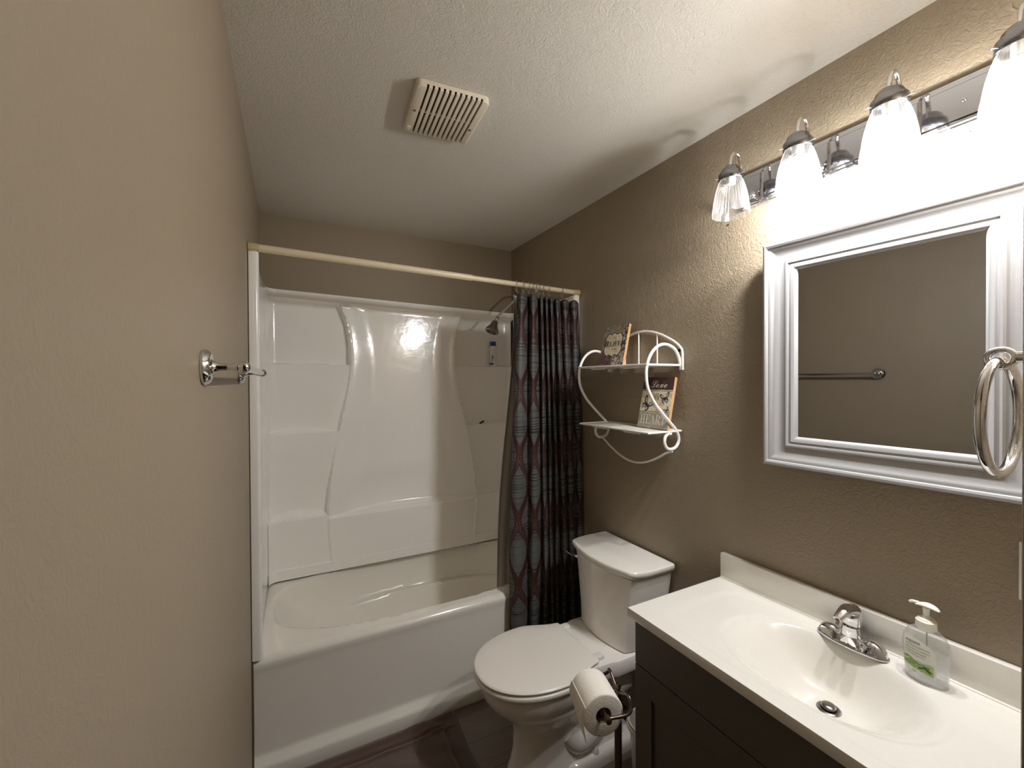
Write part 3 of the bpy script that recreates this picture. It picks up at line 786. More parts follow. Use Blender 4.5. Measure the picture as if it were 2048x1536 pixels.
# ------------------------------------------------------------------ scrolled wall shelf
SY0, SY1 = 1.185, 1.605
def build_shelf():
    t = thing('wall_shelf', 'white scrolled wire wall shelf with two tiers above the toilet', 'shelf', (W, 1.395, 1.32))
    prof = [(1.518, 1.560), (1.508, 1.605), (1.484, 1.640), (1.450, 1.656), (1.416, 1.658), (1.384, 1.646), (1.357, 1.622), (1.338, 1.588), (1.330, 1.546), (1.338, 1.490), (1.372, 1.434), (1.410, 1.395), (1.450, 1.358), (1.490, 1.320), (1.505, 1.285), (1.492, 1.258), (1.467, 1.248), (1.440, 1.253), (1.426, 1.275), (1.430, 1.298), (1.446, 1.309), (1.461, 1.308)]
    for y in (SY0, SY1):
        mk('scroll_side', *tube([(x, y, z) for x, z in prof], 0.0062, 12, sub=4), M_WIRE, t)
    # arched back rail on the wall with spindles
    arch = [(SY0-0.010, 1.560), (SY0-0.010, 1.625), (SY0-0.002, 1.648)]
    ym = (SY0+SY1)/2
    for k in range(1, 16):
        a = k/16; yy = lerp(SY0, SY1, a); arch.append((yy, 1.654+0.080*sin(pi*a)**0.9))
    arch += [(SY1+0.002, 1.648), (SY1+0.010, 1.625), (SY1+0.010, 1.560)]
    mk('back_rail', *tube([(W-0.0085, y, z) for y, z in arch], 0.0050, 10, sub=2), M_WIRE, t)
    for y in (1.306, 1.413, 1.500):
        a = (y-SY0)/(SY1-SY0)
        mk('spindle', *tube([(W-0.0085, y, 1.583), (W-0.0085, y, 1.652+0.080*sin(pi*a)**0.9)], 0.0032, 8), M_WIRE, t)
    # shelf trays: sheet with rolled wire edge and two bent wires under
    for z, x0 in ((1.579, 1.331), (1.318, 1.338)):
        mb = MB(); mb.add(*box(x0+0.004, W-0.008, SY0-0.002, SY1+0.002, z-0.0008, z+0.0012))
        o = mb.build('tray', M_WIREPLATE, t, smooth=False)
        mk('tray_rim', *tube([(x0, SY0-0.004, z), (x0, SY1+0.004, z), (W-0.010, SY1+0.004, z), (W-0.010, SY0-0.004, z)], 0.0040, 10, closed=True), M_WIRE, o)
        for yy in (SY0+0.10, SY1-0.12):
            mk('tray_bracket', *tube([(x0+0.01, yy-0.05, z-0.004), (x0+0.016, yy-0.042, z-0.010), (x0+0.016, yy+0.042, z-0.010), (x0+0.01, yy+0.05, z-0.004)], 0.0022, 8), M_WIRE, o)
    arc = [(SY1, 1.246)]
    for k in range(1, 12):
        a = k/12; arc.append((lerp(SY1, SY0, a), 1.246-0.084*sin(pi*a)))
    arc.append((SY0, 1.240))
    mk('lower_arc', *tube([(1.468, y, z) for y, z in arc], 0.0046, 10, sub=2), M_WIRE, t)
    mk('mount_eye', *tube([(W-0.004, SY0+0.012, 1.638), (W-0.001, SY0+0.012, 1.638)], 0.006, 12), M_DARK, t)
build_shelf()

# ------------------------------------------------------------------ printed wooden plaques
def plaque_frame(x0, yl, yr, z0, lean, h):
    """a: 0..w from far (left in view) to near side, b: 0..h up, c: out of the face"""
    L = sqrt(h*h-lean*lean) if h > lean else h
    up = Vector((lean, 0, L)).normalized(); al = Vector((0, -1, 0)); n = al.cross(up); n = -n if n.x > 0 else n
    o = Vector((x0, yl, z0))
    return (lambda a, b, c: o + al*a + up*b + n*c), yl-yr
def boxf(fx, a0, a1, b0, b1, c0, c1):
    vs, fs = box(a0, a1, b0, b1, c0, c1); return [fx(*v) for v in vs], fs
def build_believe():
    h = 0.193; fx, wd = plaque_frame(1.438, 1.594, 1.434, 1.5850, 0.042, h)
    t = thing('decorative_plaque', 'small wooden plaque reading BELIEVE on the top wire shelf tier', 'plaque', (1.45, 1.51, 1.585))
    th = 0.013
    mk('board', *boxf(fx, 0, wd, 0, h, -th, -0.0003), M_WOOD, t, smooth=False)
    def patch(name, a0, a1, b0, b1, m): mk(name, *boxf(fx, a0, a1, b0, b1, -0.0003, 0.0004), m, t, smooth=False)
    patch('printed_patch', 0, 0.085, 0.075, h, M_PR_GREY)
    patch('printed_patch', 0.085, 0.130, 0.075, h, M_PR_GOLD)
    patch('printed_patch', 0.130, wd, 0.0, h, M_PR_DARKF)
    patch('printed_patch', 0, 0.082, 0, 0.075, M_PR_MAUVE)
    patch('printed_patch', 0.082, 0.130, 0, 0.075, M_PR_DARKF)
    # cartouche with wavy outline
    cx, cy, hw, hh = 0.076, 0.102, 0.060, 0.052
    def cart(s, k=0.0):
        o = []
        N = 80
        for i in range(N):
            t = 2*pi*i/N; c, q = cos(t), sin(t)
            x = math.copysign(abs(c)**0.55, c); y = math.copysign(abs(q)**0.55, q)
            wx = 1+0.07*cos(4*y*1.6); wy = 1+0.09*cos(pi*3*x)*abs(q)**3
            o.append((cx+(hw*s)*x*(1-0.06*(1-abs(y))), cy+(hh*s)*y*wy))
        return o
    a = cart(1.06); b = cart(0.98)
    mk('cartouche_border', [fx(p, q, 0.0006) for p, q in a]+[fx(p, q, 0.0006) for p, q in b], [(i, (i+1) % 80, 80+(i+1) % 80, 80+i) for i in range(80)], M_BROWNP, t, smooth=False)
    mk('cartouche', *flat(cart(0.985), fx, 0.0005), M_PR_CREAM, t, smooth=False)
    sw = MB()
    pts = [(0.060, 0.118), (0.064, 0.132), (0.080, 0.136), (0.092, 0.126), (0.088, 0.108), (0.074, 0.092), (0.078, 0.080), (0.094, 0.082), (0.104, 0.094)]
    v, f = tube([fx(p, q, 0.0007) for p, q in pts], 0.0007, 5, sub=5); sw.add(v, f)
    sw.build('flourish', M_PR_TAN, t)
    mb = MB()
    mb.add(*text_geo('\U0001D469', 0.044, fx, cx-0.046, cy+0.004, 'CENTER'))
    mb.add(*text_geo('\U0001D46C\U0001D473\U0001D470\U0001D46C\U0001D47D\U0001D46C', 0.0325, fx, cx+0.013, cy+0.001, 'CENTER'))
    for i in range(len(mb.v)): mb.v[i] = mb.v[i]+(fx(0, 0, 0.0010)-fx(0, 0, 0))
    mb.build('lettering', M_BLACKP, t, smooth=False)
    mb = MB(); mb.add(*text_geo('\U0001D4EA\U0001D4F5\U0001D4F5 \U0001D4FD\U0001D4F1\U0001D4F2\U0001D4F7\U0001D4F0\U0001D4FC', 0.0125, fx, cx, cy-0.020, 'CENTER'))
    for i in range(len(mb.v)): mb.v[i] = mb.v[i]+(fx(0, 0, 0.0010)-fx(0, 0, 0))
    mb.build('small_script', M_PR_TAN, t, smooth=False)
def butterfly(fx, cx, cy, s, rot, t, dark, wing):
    R = lambda p: (cx+s*(p[0]*cos(rot)-p[1]*sin(rot)), cy+s*(p[0]*sin(rot)+p[1]*cos(rot)))
    up = [(0, 0), (0.25, 0.55), (0.65, 0.95), (1.0, 1.0), (0.95, 0.6), (0.75, 0.25), (0.55, 0.02)]
    lo = [(0, -0.02), (0.55, -0.05), (0.72, -0.35), (0.55, -0.62), (0.40, -0.70), (0.38, -1.1), (0.30, -0.72), (0.10, -0.45)]
    mb = MB(); mi = MB()
    for sg in (1, -1):
        for poly in (up, lo):
            P = [(x*sg, y) for x, y in poly]
            gx = sum(p[0] for p in P)/len(P); gy = sum(p[1] for p in P)/len(P)
            mb.add(*flat([R(p) for p in P], fx, 0.0009))
            mi.add(*flat([R((gx+(p[0]-gx)*0.66-0.06*sg, gy+(p[1]-gy)*0.60)) for p in P if p[1] > -0.9], fx, 0.0012))
    mb.add(*flat([R(p) for p in ((-0.05, 0.3), (0.05, 0.3), (0.04, -0.5), (-0.04, -0.5))], fx, 0.0014))
    b = mb.build('butterfly', dark, t, smooth=False); mi.build('wing_panel', wing, b, smooth=False)
def build_heart():
    h = 0.213; fx, wd = plaque_frame(1.446, 1.352, 1.190, 1.3235, 0.045, h)
    t = thing('decorative_plaque', 'small wooden plaque with butterflies reading HEART on the lower wire shelf tier', 'plaque', (1.46, 1.27, 1.3235))
    mk('board', *boxf(fx, 0, wd, 0, h, -0.013, -0.0003), M_WOOD, t, smooth=False)
    def patch(a0, a1, b0, b1, m, c=0.0004): mk('printed_patch', *boxf(fx, a0, a1, b0, b1, -0.0003, c), m, t, smooth=False)
    patch(0, wd, 0.160, h, M_PR_PLUM)
    patch(0, wd, 0.064, 0.160, M_PR_CREAM)
    patch(0, wd, 0.0, 0.064, M_PR_SAGE)
    patch(0, wd, 0.1545, 0.1565, M_BROWNP, 0.0006); patch(0, wd, 0.0665, 0.0695, M_PR_TAN, 0.0006)
    def txt(s, hgt, a, b, m, al='CENTER', nm='lettering'):
        v, f = text_geo(s, hgt, fx, a, b, al); d = fx(0, 0, 0.0011)-fx(0, 0, 0)
        mk(nm, [Vector(q)+d for q in v], f, m, t, smooth=False)
    txt('\U0001D4DB\U0001D4F8\U0001D4FF\U0001D4EE', 0.047, 0.086, 0.183, M_PR_LIGHT)
    txt('is the', 0.0125, 0.080, 0.143, M_PR_TAN)
    txt('\U0001D40A\U0001D404\U0001D418', 0.024, 0.076, 0.127, M_PR_TAN)
    txt('\U0001D4DE\U0001D4EF', 0.028, 0.092, 0.094, M_PR_TAN); txt('the', 0.011, 0.096, 0.077, M_PR_TAN)
    # tall serif HEART
    v, f = text_geo('\U0001D407\U0001D404\U0001D400\U0001D411\U0001D413', 0.040, lambda a, b, c: fx(a*1.0+0.078, b*1.45+0.033, 0.0011), 0, 0)
    mk('lettering', v, f, M_PR_LIGHT, t, smooth=False)
    butterfly(fx, 0.036, 0.096, 0.030, radians(-35), t, M_BROWNP, M_PR_WING)
    butterfly(fx, 0.128, 0.124, 0.024, radians(15), t, M_BROWNP, M_PR_WING)
    butterfly(fx, 0.146, 0.078, 0.013, radians(40), t, M_BROWNP, M_PR_WING)
build_believe(); build_heart()

# ------------------------------------------------------------------ toilet
TY = 1.432
def egg(uf, uc, ub, hw, z, hb=None, n=26, pw=2.15, flick=0.0):
    """outline facing the camera side; u is the distance from the right wall, symmetric about TY"""
    o = []
    for k in range(n+1):
        t = -pi/2+pi*k/n; c, s = cos(t), sin(t)
        o.append((uc+(uf-uc)*abs(c)**(2/pw), hw*math.copysign(abs(s)**(2/pw), s)))
    hb = hw*0.7 if hb is None else hb
    back = []
    m = 12
    for k in range(1, m):
        q = k/m; v = lerp(hw, hb, ss(0, 1, q)+flick*sin(pi*q)*0); back.append((lerp(uc, ub, q), v))
    o += back+[(ub+0.004, hb-0.001), (ub, hb-0.005), (ub, -hb+0.005), (ub+0.004, -hb+0.001)]+[(u, -v) for u, v in back[::-1]]
    return [Vector((W-u, TY+v, z)) for u, v in o]
def dshape(hw, us, uc, ub, z, ins=0.0, n=20):
    """tank outline: flat back, sides, canted corners and a bowed front"""
    hw -= ins; us_, uc_, ub_ = us, uc-ins, ub-ins
    pts = [(0.014+ins, -hw), (us_, -hw)]
    cv = hw*0.90
    for k in range(5):
        q = k/4; pts.append((lerp(us_, uc_, ss(0, 1, q)*0.5+q*0.5), -lerp(hw, cv, q*q)))
    for k in range(1, n):
        q = k/n; v = lerp(-cv, cv, q); pts.append((uc_+(ub_-uc_)*(1-(v/cv)**2), v))
    for k in range(5):
        q = 1-k/4; pts.append((lerp(us_, uc_, ss(0, 1, q)*0.5+q*0.5), lerp(hw, cv, q*q)))
    pts += [(us_, hw), (0.014+ins, hw)]
    return [Vector((W-u, TY-0.004+v, z)) for u, v in pts]
def build_toilet():
    t = thing('toilet', 'white two-piece toilet with its lid closed, between bathtub and vanity', 'toilet', (1.1, TY, 0))
    E_ = lambda z, uf, ub, hw, uc=0.50, hb=None: egg(uf, uc, ub, hw, z, hb)
    rs = [E_(0.0, 0.655, 0.16, 0.112, 0.46, 0.10), E_(0.012, 0.655, 0.16, 0.112, 0.46, 0.10), E_(0.03, 0.645, 0.16, 0.104, 0.46, 0.09), E_(0.10, 0.632, 0.16, 0.092, 0.47, 0.07), E_(0.18, 0.632, 0.17, 0.090, 0.48, 0.07),
          E_(0.225, 0.648, 0.18, 0.104, 0.49, 0.08), E_(0.265, 0.690, 0.19, 0.134, 0.50, 0.10), E_(0.305, 0.732, 0.20, 0.162, 0.50, 0.12), E_(0.345, 0.760, 0.21, 0.180, 0.50, 0.13), E_(0.372, 0.766, 0.22, 0.184, 0.51, 0.14), E_(0.388, 0.767, 0.22, 0.184, 0.51, 0.14), E_(0.3935, 0.757, 0.22, 0.175, 0.51, 0.14)]
    mk('bowl', *rings(rs), M_PORC, t, ang=60)
    # rear deck under the tank
    def deck(z, i=0.0):
        pts = [(0.03+i, -0.165+i), (0.262-i, -0.166+i), (0.285-i, -0.158+i), (0.40, -0.150+i), (0.40, 0.150-i), (0.285-i, 0.158-i), (0.262-i, 0.166-i), (0.03+i, 0.165-i)]
        return [Vector((W-u, TY+v, z)) for u, v in pts]
    mk('deck', *rings([deck(0.352, 0.016), deck(0.360, 0.004), deck(0.374, 0.0), deck(0.412, 0.0), deck(0.420, 0.003), deck(0.424, 0.010)]), M_PORC, t, ang=30)
    # foot and trapway bulges on both sides
    fo = [E_(0.0, 0.50, 0.10, 0.130, 0.40, 0.12), E_(0.028, 0.50, 0.10, 0.130, 0.40, 0.12), E_(0.042, 0.49, 0.11, 0.120, 0.40, 0.11), E_(0.048, 0.47, 0.13, 0.100, 0.40, 0.09)]
    mk('foot', *rings(fo), M_PORC, t, ang=60)
    for s in (-1, 1):
        mk('trapway_bulge', *tube([(W-0.44, TY+s*0.060, 0.15), (W-0.40, TY+s*0.066, 0.105), (W-0.34, TY+s*0.066, 0.115), (W-0.27, TY+s*0.062, 0.18), (W-0.20, TY+s*0.055, 0.25), (W-0.13, TY+s*0.045, 0.25)], [0.044, 0.052, 0.056, 0.056, 0.058, 0.05], 20, sub=5), M_PORC, t)
        mk('bolt_cap', *lathe([(0, 0), (0.017, 0), (0.016, 0.010), (0.013, 0.024), (0.008, 0.032), (0, 0.034)], (W-0.325, TY+s*0.099, 0.040), (0, 0, 1), 24), M_WHITEP, t)
    # seat ring and lid
    so = lambda z, i: egg(0.788-i, 0.515, 0.345+i*0.4, 0.199-i, z, 0.150-i)
    mk('seat', *rings([so(0.4050, 0.008), so(0.4065, 0.002), so(0.409, 0.0), so(0.4205, 0.0), so(0.4230, 0.002), so(0.4240, 0.009)]), M_SEAT, t, ang=60)
    lo_ = lambda z, i: egg(0.787-i, 0.515, 0.336+i*0.5, 0.198-i, z, 0.148-i)
    mk('lid', *rings([lo_(0.4290, 0.010), lo_(0.4300, 0.004), lo_(0.4360, 0.0), lo_(0.4400, 0.0025), lo_(0.4420, 0.008), lo_(0.4445, 0.030), lo_(0.4465, 0.045), lo_(0.4470, 0.070)]), M_SEAT, t, ang=60)
    for s in (-1, 1):
        mb = MB(); mb.add(*box(W-0.340, W-0.300, TY+s*0.115-0.016, TY+s*0.115+0.016, 0.424, 0.440, 0.005)); mb.build('seat_hinge', M_WHITEP, t)
    # tank and its lid
    rs = [dshape(0.148, 0.12, 0.205, 0.232, 0.4245, 0.012), dshape(0.156, 0.12, 0.212, 0.238, 0.430), dshape(0.165, 0.13, 0.208, 0.238, 0.50), dshape(0.188, 0.14, 0.208, 0.238, 0.66), dshape(0.200, 0.14, 0.210, 0.240, 0.735)]
    mk('tank', *rings(rs), M_PORC, t, ang=40)
    rs = [dshape(0.202, 0.14, 0.206, 0.244, 0.7355), dshape(0.207, 0.14, 0.212, 0.250, 0.742), dshape(0.215, 0.14, 0.222, 0.260, 0.7525), dshape(0.217, 0.14, 0.225, 0.263, 0.760), dshape(0.217, 0.14, 0.225, 0.263, 0.769), dshape(0.215, 0.14, 0.222, 0.260, 0.7735), dshape(0.209, 0.14, 0.216, 0.254, 0.7755)]
    mk('tank_lid', *rings(rs), M_PORC, t, ang=60)
    x, y, z = W-0.185, TY+0.190, 0.690
    f = mk('flush_lever', *tube([(x-0.008, y+0.018, z), (x-0.030, y+0.020, z+0.006), (x-0.062, y+0.019, z+0.030)], [0.0055, 0.0045, 0.0030], 10, sub=4), M_CHROME, t)
    mk('lever_hub', *lathe([(0, 0), (0.013, 0), (0.012, 0.006), (0.008, 0.020), (0, 0.021)], (x, y-0.004, z), (-0.5, 0.85, 0), 20), M_CHROME, f)
build_toilet()

# ------------------------------------------------------------------ toilet paper stand and roll
AX = Vector((0.28, 0.96, 0)).normalized(); PX = Vector((AX.y, -AX.x, 0))
RC = Vector((0.832, 0.868, 0.700))           # middle of the roll's axis
def build_tp():
    pole = RC + PX*0.062; pole.z = 0
    t = thing('toilet_paper_stand', 'dark bronze freestanding paper holder beside the grey vanity', 'toilet paper stand', tuple(pole))
    mk('base', *lathe([(0, 0.0), (0.085, 0.0), (0.085, 0.008), (0.078, 0.014), (0.02, 0.018), (0.012, 0.03), (0, 0.03)], pole, (0, 0, 1), 40), M_BRONZE, t)
    mk('pole', *tube([pole+Vector((0, 0, 0.02)), pole+Vector((0, 0, 0.703))], 0.0095, 20), M_BRONZE, t)
    top = pole+Vector((0, 0, 0.703))
    mk('finial', *lathe([(0, 0), (0.010, 0), (0.008, 0.004), (0.0045, 0.008), (0.0075, 0.014), (0.008, 0.019), (0.005, 0.024), (0, 0.025)], top, (0, 0, 1), 20), M_BRONZE, t)
    L = 0.072
    near = RC - AX*L; far = RC + AX*L
    w_ = [near, near+PX*0.020, near+PX*0.052+Vector((0, 0, 0.002)), near+PX*0.066+AX*0.006+Vector((0, 0, 0.012)), near+PX*0.066+AX*0.026+Vector((0, 0, 0.030)), top+Vector((0, 0, 0.004)),
          far+PX*0.060-AX*0.026+Vector((0, 0, 0.030)), far+PX*0.062-AX*0.006+Vector((0, 0, 0.012)), far+PX*0.050+Vector((0, 0, 0.002)), far+PX*0.020, far]
    a = mk('swing_arm', *tube(w_, 0.0042, 10, sub=5), M_BRONZE, t)
    mk('spindle_rod', *tube([near-AX*0.012, near-AX*0.010, near+AX*0.004, near+AX*0.005, near+AX*0.022, near+AX*0.024, far], [0.0045, 0.0075, 0.0080, 0.0050, 0.0050, 0.0085, 0.0085], 16), M_BRONZE, t)
    # roll with its core and a loose end
    r = thing('toilet_paper_roll', 'white toilet paper roll with a loose pointed sheet on the bronze stand', 'toilet paper', tuple(RC))
    c0 = RC - AX*0.050
    cz = Vector((0, 0, -0.0095))
    mk('paper_wound', *lathe([(0.0205, 0.0), (0.0495, 0.0), (0.052, 0.001), (0.053, 0.004), (0.053, 0.096), (0.052, 0.099), (0.0495, 0.1), (0.0205, 0.1), (0.0205, 0.0)], c0+cz, AX, 64, cap=False), M_PAPER, r, ang=50)
    mk('core', *lathe([(0.0203, 0.001), (0.0203, 0.099), (0.0192, 0.099), (0.0192, 0.001), (0.0203, 0.001)], c0+cz, AX, 40, cap=False), M_CARD, r)
    # hanging sheet: follows the roll's left side and ends in a folded point
    def sheet(u, v):
        # v: down along the sheet, u: across the width
        a = lerp(radians(150), radians(186), min(1, v*2)); R = 0.0543
        base = RC+cz-AX*0.050+AX*(0.1*u)
        if v <= 0.5:
            p = base + PX*(cos(a)*R) + Vector((0, 0, sin(a)*R))
        else:
            q = (v-0.5)*2; p = base + PX*(cos(radians(186))*R + 0.010*q) + Vector((0, 0, sin(radians(186))*R - 0.062*q))
            w = 1-q; p = p - AX*(0.1*u - 0.1*u*w) - AX*0.0 + AX*(0.004*q)
        return p
    vs, fs = grid(10, 24, sheet)
    o = mk('loose_sheet', vs, fs, M_PAPER, r, ang=80)
    o.modifiers.new('thickness', 'SOLIDIFY').thickness = 0.0006
build_tp()

# ------------------------------------------------------------------ waste bin between toilet and vanity
def build_bin():
    cx, cy = 1.33, 1.108
    t = thing('waste_bin', 'small white plastic bin squeezed between toilet and vanity', 'waste bin', (cx, cy, 0))
    a = [(0.085, 0.0), (0.088, 0.004), (0.100, 0.24), (0.104, 0.262), (0.107, 0.272), (0.106, 0.277), (0.101, 0.277), (0.098, 0.268), (0.086, 0.012), (0.0, 0.010)]
    n = 40
    rs = [ell(cx, cy, r*1.12, r*0.92, h, n, 0, 3.0) for r, h in a]
    mk('bin_body', *rings(rs, cap1=False), M_WHITEP, t)
    rs = [ell(cx, cy, r*1.12, r*0.92, h, n, 0, 3.0) for r, h in ((0.102, 0.252), (0.110, 0.256), (0.1105, 0.266), (0.107, 0.268))]
    mk('bin_rim', *rings(rs, cap0=False, cap1=False), M_WHITEP, t)
build_bin()

# ------------------------------------------------------------------ bath mat
def build_mat():
    x0, x1, y0, y1 = 0.06, 0.785, 1.375, 1.835
    def hgt(x, y):
        dx = min(x-x0, x1-x); dy = min(y-y0, y1-y); d = min(dx, dy)
        h = 0.017*ss(0, 0.018, d)
        h -= 0.009*math.exp(-((d-0.070)/0.007)**2)
        h += 0.004*math.exp(-((d-0.085)/0.010)**2)
        h += 0.003*sin(x*31+y*17+2*sin(y*23))*ss(0.02, 0.1, d)*0.6
        if y > y1-0.09: h += 0.006*max(0, sin(x*26+y*40+1.2))*ss(0.35, 0.7, x)
        h += 0.012*math.exp(-((y-y1+0.02)/0.02)**2)*(0.4+0.6*ss(0.2, 0.7, x))
        return max(0.001, h)
    vs, fs = grid(150, 100, lambda a, b: Vector((lerp(x0, x1, a)+0.004*sin(b*9), lerp(y0, y1, b)+0.003*sin(a*8), hgt(lerp(x0, x1, a), lerp(y0, y1, b)))))
    o = mk('bath_mat', vs, fs, M_RUG, None, ang=80, origin=(0.42, 1.6, 0))
    tag(o, 'brown plush bath mat on the floor along the front of the bathtub', 'bath mat')
build_mat()

# ------------------------------------------------------------------ vanity cabinet
VX, VY0, VY1 = 1.080, 0.150, 0.986
ZC = 0.814
def build_vanity():
    t = thing('vanity_cabinet', 'dark grey bathroom vanity cabinet under the white sink top', 'cabinet', (1.3, 0.57, 0))
    mb = MB(); zt = ZC-0.029
    mb.add(*box(VX+0.018, W-0.002, VY1-0.016, VY1, 0.0, zt, 0.001)); mb.add(*box(VX+0.018, W-0.002, VY0, VY0+0.016, 0.0, zt, 0.001))
    mb.add(*box(VX+0.018, W-0.002, VY0+0.016, VY1-0.016, 0.10, 0.116)); mb.add(*box(W-0.010, W-0.002, VY0+0.016, VY1-0.016, 0.116, zt))
    mb.add(*box(VX+0.07, VX+0.086, VY0+0.016, VY1-0.016, 0.0, 0.10)); mb.add(*box(VX+0.018, VX+0.030, VY0+0.016, VY1-0.016, 0.630, zt))
    mb.build('carcass', M_CAB, t, smooth=False)
    mk('false_drawer_front', *box(VX, VX+0.0175, VY0+0.002, VY1-0.001, 0.646, ZC-0.031, 0.0015), M_CAB, t, smooth=False)
    ym = (VY0+VY1)/2
    for (a, b) in ((ym+0.0015, VY1-0.001), (VY0+0.002, ym-0.0015)):
        z0, z1, s = 0.108, 0.6425, 0.066
        mb = MB()
        mb.add(*box(VX, VX+0.0175, a, a+s, z0, z1, 0.001)); mb.add(*box(VX, VX+0.0175, b-s, b, z0, z1, 0.001))
        mb.add(*box(VX, VX+0.0175, a+s, b-s, z0, z0+s, 0.001)); mb.add(*box(VX, VX+0.0175, a+s, b-s, z1-s-0.01, z1, 0.001))
        mb.add(*box(VX+0.008, VX+0.0160, a+s-0.002, b-s+0.002, z0+s-0.002, z1-s-0.008))
        mb.build('door', M_CAB, t, smooth=False)
build_vanity()

# ------------------------------------------------------------------ sink top
BX, BY, BA, BB = 1.292, 0.572, 0.162, 0.222
def bowl_d(x, y):
    dx = (x-BX)/BA; dy = (y-BY)/BB; n = 2.25
    r = (abs(dx)**n+abs(dy)**n)**(1/n)
    # deepest point sits a little behind the middle, at the drain
    ex = (x-(1.330))/0.155; ey = (y-BY)/BB
    back = ss(-0.2, 1.0, dx)
    w_ = lerp(0.80, 0.36, back)
    d = 0.118*ss(0.0, 1.0, min(1.0, (1.0-r)/w_))**0.85 if r < 1 else 0.0
    d *= lerp(1.0, 0.72, ss(0.25, 1.0, abs(dy)))
    # outer soft tray
    rx = max(abs((x-1.285)/0.196), abs((y-BY)/0.372)); rr_ = (abs((x-1.285)/0.192)**6+abs((y-BY)/0.365)**6)**(1/6)
    tray = 0.0022*ss(1.0, 0.90, rr_)
    lip = 0.0045*ss(1.09, 0.99, r)
    return d + tray + lip
def build_top():
    x0, x1, y0, y1 = 1.062, W-0.0015, YF+0.002, 1.000
    t = thing('bathroom_sink', 'white cultured marble vanity top with an integral oval basin', 'sink', (1.29, 0.57, ZC))
    nx, ny = 110, 200
    xb = W-0.0215
    vs = []; xs = [lerp(x0+0.003, xb, i/nx) for i in range(nx+1)]; ys = [lerp(y0, y1-0.003, j/ny) for j in range(ny+1)]
    DR = (1.333, BY)
    def z_at(x, y):
        return ZC-bowl_d(x, y)
    vs = [Vector((x, y, z_at(x, y))) for x in xs for y in ys]
    m = ny+1; fs = []
    for i in range(nx):
        for j in range(ny):
            cx = (xs[i]+xs[i+1])/2; cy = (ys[j]+ys[j+1])/2
            if (cx-DR[0])**2+(cy-DR[1])**2 < 0.0185**2: continue
            fs.append((i*m+j, i*m+j+1, (i+1)*m+j+1, (i+1)*m+j))
    # rounded edge down the front and the far end, then the underside
    n0 = len(vs)
    path = [(xs[i], ys[-1], i*m+ny) for i in range(nx, -1, -1)]+[(xs[0], ys[j], j) for j in range(ny-1, -1, -1)]
    cols = []
    for (x, y, idx) in path:
        ox = -1 if x <= xs[0]+1e-9 else 0; oy = 1 if y >= ys[-1]-1e-9 else 0
        col = [idx]
        for (o_, dz) in ((0.0022, -0.0008), (0.003, -0.003), (0.003, -0.026), (0.0018, -0.0282), (-0.03, -0.0284)):
            vs.append(Vector((x+ox*o_, y+oy*o_, ZC+dz))); col.append(len(vs)-1)
        cols.append(col)
    for a, b in zip(cols[:-1], cols[1:]):
        for k in range(5): fs.append((a[k], b[k], b[k+1], a[k+1]))
    mk('basin_top', vs, fs, M_MARBLE, t, ang=50)
    mb = MB(); mb.add(*box(W-0.0225, W-0.0008, y0, y1, ZC-0.002, ZC+0.086, 0.0025, 2))
    mb.build('backsplash', M_MARBLE, t)
    # cove bead between top and backsplash
    mk('cove', *tube([(W-0.0225, y0+0.001, ZC), (W-0.0225, y1-0.003, ZC)], 0.0045, 10), M_MARBLE, t)
    # drain: flange, dark throat and raised stopper
    zd = z_at(DR[0]+0.02, DR[1])
    zd2 = min(z_at(DR[0]-0.02, DR[1]), zd)
    d = mk('drain_flange', *lathe([(0.0175, 0.000), (0.0185, 0.0022), (0.023, 0.0026), (0.026, 0.0006), (0.0265, -0.003), (0.017, -0.003), (0.016, -0.03), (0.0175, 0.0)], (DR[0], DR[1], zd+0.001), (0, 0, 1), 40, cap=False), M_BRUSH, t)
    mk('drain_throat', *lathe([(0.0165, 0.0), (0.0165, -0.04), (0, -0.04)], (DR[0], DR[1], zd-0.001), (0, 0, 1), 30), M_DARK, d)
    mk('stopper', *lathe([(0, 0.013), (0.008, 0.0135), (0.0135, 0.012), (0.0165, 0.008), (0.016, 0.005), (0.006, 0.003), (0.004, -0.03), (0, -0.03)], (DR[0]-0.001, DR[1], zd), (0.05, 0.05, 1), 30), M_BRUSH, d)
    mb = MB()
    mb.v = []
build_top()

